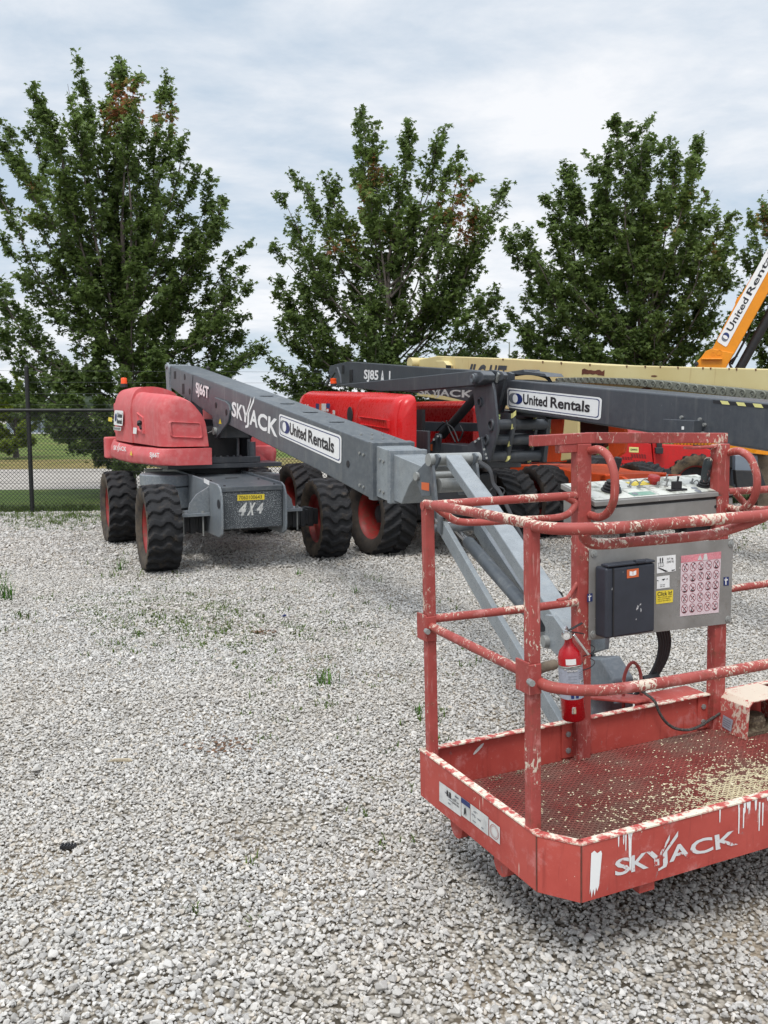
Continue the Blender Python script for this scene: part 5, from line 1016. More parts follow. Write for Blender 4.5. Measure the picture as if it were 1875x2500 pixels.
# back plate with the document box and stickers
yp = .850
m = MB(K); P = [(.749, yp, .905), (1.521, yp, .884), (1.514, yp, .507), (.748, yp, .530)]; m.prism([(x, yp, z) for x, _, z in P], 1, yp, yp+.004); pln = m.build('console_plate', M['alu'], lift, .001, 1)
m = MB(K)
for x, z in ((.772, .885), (1.505, .863), (1.497, .527), (.770, .552)): m.lathe([(0, .016), (.004, .015), (.005, .007), (.009, .007), (.009, .001)], (x, yp, z), (0, -1, 0), 14)
m.build('plate_bolt', M['galv'], pln)
def qk(y, pts): return Quad(K.pxs(pts, y=y), (0, -1, 0))
bx0 = float(K.px(1474, 1450, y=yp-.06)[0]); bx1 = float(K.px(1600, 1450, y=yp-.075)[0]); m = MB(K); m.box((bx0, yp-.075, .548), (bx1, yp-.001, .836)); db = m.build('document_box', M['case'], lift, .010, 3)
m = MB(K); m.box((bx0+.007, yp-.079, .839), (bx1-.005, yp-.03, .849)); m.box((.92, yp-.083, .842), (.97, yp-.06, .856)); m.build('box_lid', M['case'], db, .004)
m = MB(K); m.box((bx0+.031, yp-.0795, .553), (bx0+.037, yp-.0745, .834)); m.build('lid_seam', M['black'], db)
q = qk(yp-.076, [(1530, 1391), (1559, 1387), (1559, 1408), (1530, 1412)]); m = MB(K); d_rect(m, q, .001); o = m.build('manual_sticker', M['orange_vinyl'], db); m = MB(K); d_poly(m, q, [(.22, .3), (.48, .2), (.48, .7), (.22, .8)], .002); d_poly(m, q, [(.52, .2), (.78, .3), (.78, .8), (.52, .7)], .002); m.build('open_book_symbol', M['white'], o)
M['pinkish'] = paint('sun_bleached_vinyl', srgb(214, 196, 200), .5, .06, srgb(190, 150, 158), .4, sc=14)
def stick(y, pts, mt, nm, par=pln): q = qk(y, pts); m = MB(K); d_rect(m, q, .0015); return q, m.build(nm, M[mt], par)
q, o = stick(yp, [(1603, 1359), (1649, 1354), (1649, 1394), (1603, 1400)], 'white', 'capacity_sticker'); m = MB(K); d_text(m, q.sub(.52, .72, .86, .86), '227 kg', .0025, .005); d_text(m, q.sub(.52, .52, .90, .68), '(500 lb)', .0025, .005)
for s_ in (.18, .30): d_ring(m, q, s_, .88, .03, .04, .9, .0025, 10); d_poly(m, q, [(s_-.035, .84), (s_+.035, .84), (s_+.02, .62), (s_-.02, .62)], .0025)
d_poly(m, q, [(.05, .62), (.35, .62), (.35, .60), (.05, .60)], .0025); d_poly(m, q, [(.08, .40), (.35, .40), (.35, .38), (.08, .38)], .0025)
for s_ in (.08, .17, .26, .34): d_poly(m, q, [(s_, .6), (s_+.015, .6), (s_+.015, .4), (s_, .4)], .0025)
d_poly(m, q, [(.02, .34), (.12, .34), (.60, .05), (.45, .03)], .0025); d_poly(m, q, [(.75, .1), (.95, .12), (.95, .06), (.80, .04)], .0025); m.build('printing', M['ink'], o)
q, o = stick(yp, [(1603, 1408), (1634, 1404), (1634, 1434), (1603, 1438)], 'white', 'wind_sticker'); m = MB(K); d_text(m, q.sub(.25, .25, .62, .36), '12.5 m/s', .0025, .01); d_text(m, q.sub(.25, .10, .62, .21), '(28 mph)', .0025, .01); d_poly(m, q, [(.4, .75), (.65, .78), (.65, .70), (.55, .68), (.5, .6), (.45, .68), (.4, .68)], .0025); d_ring(m, q, .8, .72, .06, .05, .4, .0025, 10); d_poly(m, q, [(0, .72), (.12, .7), (.12, .64), (0, .66)], .0025); m.build('printing', M['ink'], o)
q, o = stick(yp, [(1601, 1443), (1643, 1439), (1642, 1470), (1601, 1475)], 'yellow', 'harness_sticker'); m = MB(K); d_text(m, q.sub(.08, .60, .92, .92), 'Click It!', .0025, .01); [d_text(m, q.sub(.10, z, w, z+.10), t, .0025, .01) for z, w, t in ((.44, .92, 'Wear a full body harness'), (.30, .80, 'with a short lanyard'), (.16, .86, 'in boom type platforms'))]; m.build('printing', M['ink'], o)
q, o = stick(yp, [(1662, 1357), (1760, 1346), (1754, 1495), (1659, 1505)], 'pinkish', 'prohibition_sticker')
pk = paint('faded_pink_print', srgb(206, 122, 132), .5, .15, srgb(240, 220, 220), .4, sc=20); pkl = paint('brown_red_print', srgb(150, 78, 86), .5, .05)
m = MB(K); d_poly(m, q, [(0, .885), (1, .885), (1, 1), (0, 1)], .0022); o2 = m.build('header_band', pk, o); m = MB(K); d_poly(m, q, [(.40, .90), (.52, .90), (.46, .985)], .0032); d_poly(m, q, [(.54, .89), (.66, .89), (.63, .99), (.57, .99)], .0032); m.build('symbol', M['white_worn'], o2)
m = MB(K); mi = MB(K); r_ = random.Random(2)
for i in range(5):
    for j in range(5):
        cx, cy = .11+.195*i, .80-.17*j; d_ring(m, q, cx, cy, .083, .076, .12, .0024, 18)
        d_poly(m, q, [(cx-.060, cy+.045), (cx-.050, cy+.054), (cx+.060, cy-.045), (cx+.050, cy-.054)], .0026)
        a_ = r_.uniform(-.03, .02); d_poly(mi, q, [(cx-.035, cy-.03), (cx-.025, cy-.034), (cx+.03, cy+.03+a_), (cx+.02, cy+.036+a_)], .0023); d_poly(mi, q, [(cx+.01, cy+.04+a_), (cx+.04, cy+.038+a_), (cx+.045, cy+.012+a_), (cx+.035, cy+.02+a_)], .0023)
        if r_.random() < .55: d_poly(mi, q, [(cx-.055, cy-.045), (cx+.055, cy-.045), (cx+.03, cy-.065), (cx-.03, cy-.065)], .0023)
        if r_.random() < .5: d_poly(mi, q, [(cx-.03, cy-.02), (cx-.005, cy-.03), (cx-.005, cy-.045), (cx-.035, cy-.04)], .0023)
m.build('prohibition_ring', pkl, o); mi.build('pictogram', M['ink'], o)
for pts in ([(1433, 1450), (1446, 1448), (1446, 1468), (1433, 1470)], [(1766, 1409), (1779, 1408), (1779, 1429), (1766, 1430)]):
    q, o = stick(yp, pts, 'navy', 'anchor_sticker'); m = MB(K); d_poly(m, q, [(.3, .1), (.5, .1), (.5, .6), (.75, .6), (.75, .75), (.15, .75), (.15, .6), (.3, .6)], .0025); d_ring(m, q, .42, .86, .1, .07, .95, .0025, 10); m.build('pictogram', M['white'], o)
# control console
m = MB(K); Pz = [(0, .868, .955), (0, .868, 1.062), (0, 1.085, 1.115), (0, 1.085, .94)]; m.prism(Pz, 0, .79, 1.53); cbx = m.build('control_box', M['alu'], lift, .004)
m = MB(K); m.prism([(0, .860, 1.074), (0, .860, 1.094), (0, 1.095, 1.152), (0, 1.095, 1.130)], 0, .783, 1.537); lid = m.build('console_lid', M['alu'], lift, .003)
m = MB(K); m.prism([(0, .872, 1.062), (0, .872, 1.074), (0, 1.08, 1.128), (0, 1.08, 1.116)], 0, .80, 1.52); m.build('lid_gap', M['black'], lid)
def top(x, y): return np.array([x, y, 1.0945+(y-.860)*.2468])
tn = np.array([0, -.2396, .9709])
def tq(x0, y0, x1, y1, k=0.): return [top(x0, y0)+tn*k, top(x1, y0)+tn*k, top(x1, y1)+tn*k, top(x0, y1)+tn*k]
m = MB(K); m.add(tq(.795, .872, 1.525, 1.085, .0015), [(0, 1, 2, 3)]); ov = m.build('overlay', M['console'], lid)
m = MB(K)
for x in (1.0, 1.13, 1.27): m.add(tq(x, .88, x+.002, 1.075, .0026), [(0, 1, 2, 3)])
m.add(tq(.98, .975, 1.40, .977, .0026), [(0, 1, 2, 3)]); m.build('printed_line', M['mid_grey'], ov)
m = MB(K); m.add(tq(1.0, .885, 1.12, .925, .0028), [(0, 1, 2, 3)]); m.build('green_panel', paint('green_print', srgb(96, 140, 122), .5, .1, srgb(190, 200, 190), .4), ov)
m = MB(K); m.add(tq(1.09, 1.0, 1.19, 1.05, .0028), [(0, 1, 2, 3)]); m.build('yellow_panel', M['yellow'], ov)
ptop = lambda u, v: (lambda o, d: o+((o-top(0, .860))@tn)/(-(d@tn))*d)(K.M.T@(np.array([0, 0, CH])-K.C), K.M.T@ray(u, v))
def bellows(c, r, h_, n=4):
    prof = []
    for i in range(n): z = h_*i/n; rr = r*(1-.5*i/n); prof += [(z, rr*.8), (z+h_/n*.3, rr), (z+h_/n*.7, rr), (z+h_/n*.95, rr*.75)]
    return prof+[(h_, r*.35), (h_, .001)]
c0 = ptop(1492, 1200); m = MB(K); m.lathe(bellows(c0, .043, .050), c0, tn, 20); js = m.build('joystick', M['black'], lid)
m = MB(K); m.tube([c0+tn*.04, c0+tn*.075+np.array([.004, 0, 0]), c0+tn*.13+np.array([.008, 0, 0]), c0+tn*.148+np.array([.009, 0, 0])], .010, 10, True, [.009, .011, .017, .016]); m.build('joystick_grip', M['black'], js)
c0 = ptop(1716, 1189); m = MB(K); m.lathe(bellows(c0, .028, .030, 3), c0, tn, 20); js = m.build('joystick', M['black'], lid)
jm = basket_red('splashed_black_grip', .6, .3, 0, (40, 46, 48)); m = MB(K); m.tube([c0+tn*.02, c0+tn*.05, c0+tn*.10, c0+tn*.125, c0+tn*.134], .018, 14, True, [.014, .018, .020, .018, .010]); m.build('joystick_grip', jm, js)
c0 = ptop(1594, 1182); m = MB(K); m.lathe([(0, .016), (.018, .016), (.018, .026), (.034, .027), (.040, .022), (.041, .001)], c0, tn, 20); m.build('stop_button', M['brail'] if False else paint('stop_red', srgb(176, 48, 46), .45, .1), lid)
for (u, v, h_) in ((1536, 1190, .026), (1559, 1190, .026), (1604, 1190, .026), (1626, 1188, .036), (1688, 1180, .022), (1625, 1174, .03), (1606, 1183, .02)):
    c0 = ptop(u, v); m = MB(K); m.cyl(c0, c0+tn*.007, .009, seg=8); m.cyl(c0+tn*.007, c0+tn*h_+np.array([.004, 0, 0]), .003, .0045, 8); m.build('toggle_switch', M['galv'], lid)
m = MB(K)
for us_ in ((1538, 1185, 1560, 1181), (1560, 1182, 1586, 1178), (1690, 1182, 1708, 1184)): m.tube(curve([ptop(us_[0], us_[1])+tn*.004, (ptop(us_[0], us_[1])+ptop(us_[2], us_[3]))/2+tn*.02, ptop(us_[2], us_[3])+tn*.004], 5), .0025, 6)
m.build('switch_guard', M['galv'], lid)
c0 = ptop(1654, 1198); m = MB(K); m.box(tuple(c0-[.05, .012, .0]), tuple(c0+[.045, .016, .008])); m.box(tuple(c0-[.02, .008, -.008]), tuple(c0+[.018, .018, .040])); m.cyl(c0+[0, 0, .04], c0+[.004, 0, .062], .004, .006, 8); m.build('rocker_switch', M['black'], lid, .003)
m = MB(K)
for u, v in ((1550, 1207), (1704, 1200), (1695, 1193)): c0 = ptop(u, v); m.lathe([(0, .016), (.004, .014), (.007, .006), (.007, .001)], c0, tn, 14)
m.build('push_button', M['mid_grey'], lid)
m = MB(K); a_ = ptop(1722, 1178); b_ = ptop(1756, 1196); m.sq(a_+tn*.014, b_+tn*.014, .045, .028); m.build('lid_handle', M['black'], lid, .006)
m = MB(K)
for x in (.98, 1.28): m.box((x, .93, .90), (x+.02, .95, .953)); m.box((x+.08, .93, .90), (x+.12, .95, .945))
m.box((1.30, .90, .925), (1.46, 1.0, .952)); m.build('console_bracket', M['dark'], lift)
m = MB(K)
for x, z in ((.83, .972), (1.12, .968), (1.46, .966), (1.43, 1.03)): m.lathe([(0, .007), (.001, .007), (.001, .001)], (x, .8675, z), (0, -1, 0), 8)
m.build('rivet_hole', M['black'], cbx)
# foot pedal under its cover
m = MB(K); P = [(1.465, 0, .028), (1.475, 0, .172), (1.50, 0, .196), (1.72, 0, .196), (1.745, 0, .172), (1.755, 0, .028), (1.745, 0, .028), (1.735, 0, .170), (1.715, 0, .188), (1.505, 0, .188), (1.485, 0, .170), (1.475, 0, .028)]
m.prism(P, 1, .70, .885); pcv = m.build('pedal_cover', basket_red('splashed_pedal_cover', 1.1, .25, .3, (180, 84, 76)), lift, .003)
m = MB(K); m.box((1.49, .72, .03), (1.73, .87, .045)); m.lathe([(0, .05), (.03, .05), (.034, .046), (.05, .044), (.055, .040), (.055, .001)], (1.60, .79, .045), (0, 0, 1), 24); m.build('foot_pedal', paint('dirty_pedal', srgb(84, 70, 56), .8, .2, srgb(190, 180, 150), .5, sc=12), pcv)
q = Quad(K.pxs([(1766, 1745), (1790, 1758), (1785, 1787), (1763, 1773)], x=1.462), (-1, 0, 0)); m = MB(K); d_rect(m, q, .001); o = m.build('sticker', M['label_grey'], pcv); m = MB(K); [d_poly(m, q, [(.1, z), (.85, z), (.85, z+.05), (.1, z+.05)], .002) for z in (.2, .38, .56, .74)]; m.build('printing', M['mid_grey'], o)
# pedal cable
pts = [K.px(1547, 1675, y=.96), K.px(1575, 1693, y=.915), K.px(1598, 1712, y=.872), K.px(1610, 1740, y=.865), K.px(1625, 1762, y=.86), K.px(1648, 1778, y=.85), K.px(1680, 1782, y=.84), K.px(1708, 1773, y=.84), K.px(1735, 1756, y=.86), (1.47, .86, .10)]
m = MB(K); m.tube(curve(pts, 6), .0065, 8); m.build('pedal_cable', paint('dusty_cable', (.03, .028, .026), .7, .2, (.3, .28, .25), .4, sc=20), lift)
# hoses, anchor rod and slewing bracket behind the platform
m = MB(K)
for k in range(5):
    dx = .016*k; pts = [(1.24+dx, 1.05, .62), (1.30+dx, 1.09, .48), (1.335+dx*.9, 1.10, .38), (1.325+dx*.8, 1.11, .29), (1.27+dx*.6, 1.12, .20), (1.19+dx*.3, 1.13, .13), (1.08, 1.15+.01*k, .08), (.98, 1.2, .09)]; m.tube(curve(pts, 6), .0085, 8)
m.tube([(1.26, 1.12, .205), (1.33, 1.10, .215)], .03, 8); m.build('hose', M['black'], lift)
rail([(1.05, 1.0, .12), (1.047, 1.0, .26), (1.065, 1.0, .325), (1.098, 1.0, .351), (1.128, 1.0, .325), (1.144, 1.0, .27), (1.147, 1.0, .12)], .0075, 'anchor_rod', mt='bpost')
m = MB(K); P = rnd([(.93, 1.13), (.93, .915), (1.22, .915), (1.30, 1.13), (1.05, 1.12)], .03); m.prism([(x, y, 0) for x, y in [(.90, 1.10), (.92, 1.14), (.98, 1.15), (1.16, .915), (1.04, .915), (.91, 1.05)]], 2, .195, .207); m.prism([(x, y, 0) for x, y in [(.90, 1.10), (.92, 1.14), (.98, 1.15), (1.16, .915), (1.04, .915), (.91, 1.05)]], 2, .06, .072)
m.box((1.15, .915, .06), (1.45, 1.05, .18)); m.build('platform_bracket', M['tray'], lift, .004)
m = MB(K); m.cyl((1.0, 1.10, .0), (1.0, 1.10, .19), .06, seg=24); m.cyl((.95, 1.10, .208), (.95, 1.10, .225), .022, seg=6); m.box((1.0, 1.05, .02), (1.12, 1.25, .16)); rt = m.build('rotator', M['grey_light'], lift, .006)
m = MB(K); m.cyl((.93, .985, .11), (.93, .955, .11), .024, seg=6); m.cyl((.93, .985, .11), (.93, 1.06, .11), .014, seg=8); m.build('rotator_bolt', M['galv'], rt)
m = MB(K); w1 = K.M.T@(J.w(J.px(1400, 1600, x=0))-K.C); m.prism([(0, 1.10, .02), (0, 1.10, .26), (0, 1.30, .40), (0, w1[1]+.15, w1[2]+.10), (0, w1[1]+.15, w1[2]-.1), (0, 1.3, .02)], 0, .80, .84); m.prism([(0, 1.10, .02), (0, 1.10, .26), (0, 1.30, .40), (0, w1[1]+.15, w1[2]+.10), (0, w1[1]+.15, w1[2]-.1), (0, 1.3, .02)], 0, .96, 1.0); m.box((.84, 1.22, .05), (.96, 1.34, .34)); m.build('rotator_bracket', M['grey_light'], lift, .008) if False else None
m = MB(K); m.prism([(0, 1.16, .02), (0, 1.16, .22), (0, 1.26, .30), (0, 1.42, .26), (0, 1.46, .12), (0, 1.3, .02)], 0, 1.12, 1.24); m.build('rotator_bracket', M['grey_light'], lift, .012)
# stickers and lettering on the toe boards
wl, wc, wf = walls[0], walls[1], walls[2]
def qx(pts): return Quad(K.pxs(pts, x=-.001), (-1, 0, 0))
def prints(q, o, seed, n=9):
    m = MB(K); r_ = random.Random(seed)
    for k in range(n): x = r_.uniform(.08, .8); z = r_.uniform(.15, .8); w = r_.uniform(.05, .2); h_ = r_.uniform(.02, .08); d_poly(m, q, [(x, z), (min(.95, x+w), z), (min(.95, x+w), z+h_), (x, z+h_)], .002)
    m.build('printing', M['mid_grey'], o)
for k, (pts, mt) in enumerate((([(1073, 1907), (1126, 1945), (1126, 1994), (1073, 1955)], 'white_worn'), ([(1149, 1962), (1193, 1995), (1193, 2041), (1149, 2006)], 'white_worn'))):
    q = qx(pts); m = MB(K); d_rect(m, q, .001); o = m.build('load_sticker', M[mt], wl); prints(q, o, k)
    m = MB(K)
    if k == 0:
        d_text(m, q.sub(.62, .5, .92, .62), '227 kg', .002, .02); d_text(m, q.sub(.62, .36, .92, .47), '(500 lb)', .002, .02)
        for s_ in (.40, .52): d_poly(m, q, [(s_-.04, .55), (s_+.04, .55), (s_+.04, .8), (s_, .86), (s_-.04, .8)], .0025)
        m.build('pictogram', M['ink'], o)
q = qx([(1127, 1946), (1148, 1961), (1148, 2006), (1127, 1990)]); m = MB(K); d_rect(m, q, .001); o = m.build('harness_sticker', M['white_worn'], wl); m = MB(K); d_poly(m, q, [(0, .72), (1, .72), (1, 1), (0, 1)], .002); m.build('blue_band', M['navy'], o); m = MB(K); d_poly(m, q, [(.3, .1), (.5, .3), (.55, .1), (.6, .35), (.5, .6), (.35, .5)], .0022); m.build('pictogram', M['ink'], o)
q = qx([(1195, 2000), (1221, 2020), (1221, 2062), (1195, 2041)]); m = MB(K); d_rect(m, q, .001); o = m.build('round_sticker', M['white_worn'], wl); m = MB(K); d_ring(m, q, .5, .5, .42, .40, .08, .002); d_ring(m, q, .5, .5, .32, .30, .05, .002); m.build('printing', M['brail'], o)
def qy(pts): return Quad(K.pxs(pts, y=-.001), (0, -1, 0))
q = qy([(1501, 2099), (1797, 2026), (1801, 2061), (1501, 2140)])
ml = G('chipped_white_stencil'); cpy = ml.noise(9, 5, .65); ml.fin(ml.mix(ml.ramp(ml.noise(16, 6, .7), .56, .60), srgb(206, 206, 206), srgb(172, 62, 54)), .55); M['stencil'] = ml.m
m = MB(K); logo(m, q, .001, .02); m.build('lettering', M['stencil'], wf)
q = qy([(1440, 2079), (1470, 2072), (1463, 2185), (1439, 2193)]); m = MB(K); r_ = random.Random(8)
d_poly(m, q, [(0, .08), (.1, .2), (.2, 0), (.35, .18), (.5, .02), (.62, .2), (.75, .1), (.9, .22), (1, .9), (.9, .97), (.6, .93), (.35, 1), (.1, .96)], .001); m.build('paint_smear', M['white'], wf)
m = MB(K)
for k in range(26):
    x = r_.choice([r_.uniform(.22, .27), r_.uniform(.62, .84), r_.uniform(.84, 2.0)]); l_ = r_.uniform(.01, .05)*(2.4 if r_.random() < .15 else 1); w = r_.uniform(.0015, .004)
    m.add([(x-w*1.6, -.0015, TH), (x+w*1.6, -.0015, TH), (x+w, -.0015, TH-l_), (x, -.0015, TH-l_-.006), (x-w*.8, -.0015, TH-l_)], [(0, 1, 2, 3, 4)])
for x, z0, l_ in ((.262, .165, .06), (.71, .17, .09), (.73, .165, .07), (.80, .17, .1), (.815, .165, .08)):
    m.add([(x-.0035, -.0016, z0), (x+.0035, -.0016, z0), (x+.0022, -.0016, z0-l_), (x-.0018, -.0016, z0-l_)], [(0, 1, 2, 3)])
m.build('paint_drip', M['white'], wf)
q = qk(PW-.006, [(1148, 1867), (1178, 1822), (1180, 1828), (1152, 1872)]) if False else None
m = MB(K); c0 = K.px(1168, 1828, y=PW-.005); m.add([tuple(c0+np.array([.022*math.cos(t)+.012*math.sin(t), -.0012, .016*math.sin(t)+.012*math.cos(t)])) for t in np.linspace(0, 6.28, 12, endpoint=False)], [list(range(12))]); m.build('paint_smear', M['white_worn'], walls[5])
for sgn, x in ((1, .03),): pass
# ---------------------------------------------------------------- fire extinguisher strapped to the console post
X_ = np.array([.640, .805, 0]); zb, ztp = .235, .50
XE = Fr(tuple(K.w((.637, .80, zb))), M=K.M); ext = thing('fire_extinguisher', XE, 'small red fire extinguisher strapped to the left console post of the platform', 'fire extinguisher')
lean = np.array([-.075, 0, 1.]); lean /= np.linalg.norm(lean)
m = MB(XE); prof = [(0, .001), (0, .042), (.006, .047), (.258, .047), (.283, .040), (.305, .022), (.318, .016), (.335, .016), (.335, .001)]; m.lathe(prof, (0, 0, 0), lean, 28); m.build('cylinder', M['ext'], ext)
m = MB(XE); m.lathe([(.095, .0473), (.095, .0480), (.222, .0480), (.222, .0473)], (0, 0, 0), lean, 28); lb = m.build('label', M['label_grey'], ext)
def onc(th, h_, r=.0486): 
    s_ = np.cross(lean, (0, 1, 0)); s_ /= np.linalg.norm(s_); g_ = np.cross(s_, lean); return lean*h_+(-s_ if s_[0] < 0 else s_)*math.sin(th)*r+np.array([0, -1, 0])*math.cos(th)*r
def cpatch(m, t0, t1, h0, h1, r=.0488, n=6):
    vs = []; 
    for i in range(n+1): t = t0+(t1-t0)*i/n; vs += [onc(t, h0, r), onc(t, h1, r)]
    m.add(vs, [(2*i, 2*i+2, 2*i+3, 2*i+1) for i in range(n)])
m = MB(XE); cpatch(m, -.9, .0, .208, .220); [cpatch(m, .1, .85, .202-.008*k, .204-.008*k) for k in range(4)]; [cpatch(m, -.85, -.1, .19-.012*k, .1915-.012*k) for k in range(5)]; cpatch(m, .05, .055, .10, .21); m.build('printing', M['mid_grey'], lb)
m = MB(XE); vt, ft = glyph_mesh('INSTRUCTIONS', .02); m.add([onc(-.88+.86*x, .210+.008*y, .0494) for x, y in vt], ft); cpatch(m, .15, .75, .158, .170, .0494); m.build('lettering', M['white'], lb); m = MB(XE); [cpatch(m, .2+.05*k, .2+.05*k+.02*(1+k % 2), .160, .169, .0498, 1) for k in range(11)]; m.build('barcode', M['ink'], lb)
m = MB(XE); [cpatch(m, -.7+.4*k, -.45+.4*k, .100, .116) for k in range(2)]; m.build('blue_symbol', M['navy'], lb)
m = MB(XE); cpatch(m, -.75, -.05, .245, .285, .0424) if False else cpatch(m, -.95, -.1, .238, .262, .0484); m.build('inspection_tag', M['white'], ext)
m = MB(XE); m.lathe([(.222, .0492), (.232, .0492)], (0, 0, 0), lean, 28); m.tube([onc(-1.2, .228, .050), onc(-.6, .232, .052), onc(.2, .232, .052), onc(.25, .222, .052), onc(-1.1, .218, .051)], .002, 6); m.build('bracket_band', M['galv'], ext)
m = MB(XE); tp_ = lean*.335; m.cyl(tp_, tp_+lean*.03, .014, seg=12); m.cyl(tp_+lean*.018+np.array([-.022, -.01, 0]), tp_+lean*.018+np.array([-.03, -.03, 0]), .016, seg=16); m.tube([tp_+lean*.03, tp_+lean*.045+np.array([-.01, 0, 0])], .008, 8); vv = m.build('valve', M['chrome'], ext)
m = MB(XE); m.sq(tp_+np.array([-.01, -.015, .035]), tp_+np.array([.045, -.03, .062]), .018, .003); m.build('lever', M['black'], vv, .001); m = MB(XE); m.sq(tp_+np.array([-.005, -.02, .03]), tp_+np.array([.05, -.03, .018]), .018, .003); m.build('lever', M['black'], vv, .001)
m = MB(XE); m.sq(tp_+np.array([.0, -.03, .022]), tp_+np.array([.062, -.045, -.066]), .016, .010); m.build('nozzle_bracket', M['chrome'], vv, .002)
m = MB(XE); c0 = tp_+lean*.018+np.array([-.031, -.032, 0]); m.lathe([(0, .013), (.001, .001)], c0, (-.37, -.93, 0), 14); m.build('gauge_face', M['white_worn'], vv)
m = MB(XE)
for h_ in (.262, .205): m.tube(curve([(.02, -.035, h_), (.07, -.02, h_+.002), (.118, .02, h_+.008), (.13, .08, h_+.01)], 5), .0022, 6)
m.build('cable_tie', M['ink'], ext)
m = MB(XE); c0 = onc(-.5, .05, .043); m.box(tuple(c0-[.010, .006, .014]), tuple(c0+[.010, .004, .014])); m.build('clip', M['chrome'], ext, .002)
# ================================================================ vegetation
def leaf_mat(name, a, b, c):
    g = G(name); at = g.n.new('ShaderNodeAttribute'); at.attribute_name = 'tone'; v = at.outputs['Fac']
    cr = g.n.new('ShaderNodeValToRGB'); g.l.new(v, cr.inputs[0]); E = cr.color_ramp.elements; E[0].position = 0; E[0].color = (*a, 1); E[1].position = 1; E[1].color = (*c, 1); e = E.new(.6); e.color = (*b, 1); e = E.new(.86); e.color = (*[x*1.25 for x in b], 1)
    g.fin(cr.outputs[0], .5, 0, .35); tr_ = g.n.new('ShaderNodeBsdfTranslucent'); g.l.new(cr.outputs[0], tr_.inputs[0]); ms = g.n.new('ShaderNodeMixShader'); ms.inputs[0].default_value = .5
    g.l.new(g.b.outputs[0], ms.inputs[1]); g.l.new(tr_.outputs[0], ms.inputs[2]); g.l.new(ms.outputs[0], g.n['Material Output'].inputs[0]); return g.m
ML = leaf_mat('maple_leaves', srgb(64, 84, 42), srgb(110, 130, 68), srgb(156, 104, 70))
MLY = leaf_mat('yellow_green_leaves', srgb(84, 104, 30), srgb(132, 146, 48), srgb(160, 150, 60))
MBK = paint('grey_bark', srgb(92, 84, 78), .85, .25, srgb(60, 54, 50), .5, sc=8)
LEAF = []
for k, (a, r) in enumerate([(-90, .10), (-60, .42), (-35, .5), (-12, .80), (8, .46), (30, .50), (48, .98), (68, .50), (90, 1.15), (112, .50), (132, .98), (150, .50), (172, .46), (192, .80), (215, .5), (240, .42)]): LEAF.append((r*math.cos(R(a)), r*math.sin(R(a))+.1))
LEAF = np.array(LEAF)*.5
def leaves(name, pos, size, droop, tone, mat, parent, fr):
    n = len(pos); nl = len(LEAF)
    az = rng.uniform(0, 2*math.pi, n); tilt = rng.normal(droop, .45, n); roll = rng.normal(0, .5, n)
    ca_, sa = np.cos(az), np.sin(az); ct, st = np.cos(tilt), np.sin(tilt)
    yv = np.stack([ca_*ct, sa*ct, -st], 1); xv = np.stack([-sa, ca_, np.zeros(n)], 1); nv = np.cross(xv, yv); cr_, sr = np.cos(roll)[:, None], np.sin(roll)[:, None]; xv = xv*cr_+nv*sr; nv = np.cross(xv, yv)
    out = np.zeros((n, nl+1, 3)); fold = np.abs(LEAF[:, 0])*.35
    for k in range(nl): out[:, k+1] = pos+size[:, None]*(xv*LEAF[k, 0]+yv*LEAF[k, 1]+nv*fold[k])
    out[:, 0] = pos+size[:, None]*yv*.08
    V = out.reshape(-1, 3); V = (V-fr.C)@fr.M
    idx = np.arange(n)[:, None, None]*(nl+1); tri = np.array([(0, k+1, (k+1) % nl+1) for k in range(nl)])[None]; Fa = (idx+tri).reshape(-1, 3)
    me = bpy.data.meshes.new(name); me.vertices.add(len(V)); me.vertices.foreach_set('co', V.astype(np.float32).ravel()); me.loops.add(Fa.size); me.loops.foreach_set('vertex_index', Fa.astype(np.int32).ravel()); me.polygons.add(len(Fa)); me.polygons.foreach_set('loop_start', np.arange(0, Fa.size, 3, dtype=np.int32)); me.update(calc_edges=True)
    at = me.attributes.new('tone', 'FLOAT', 'FACE'); at.data.foreach_set('value', np.repeat(tone, nl).astype(np.float32)); me.materials.append(mat)
    o = bpy.data.objects.new(name, me); COL.objects.link(o); o.parent = parent; return o
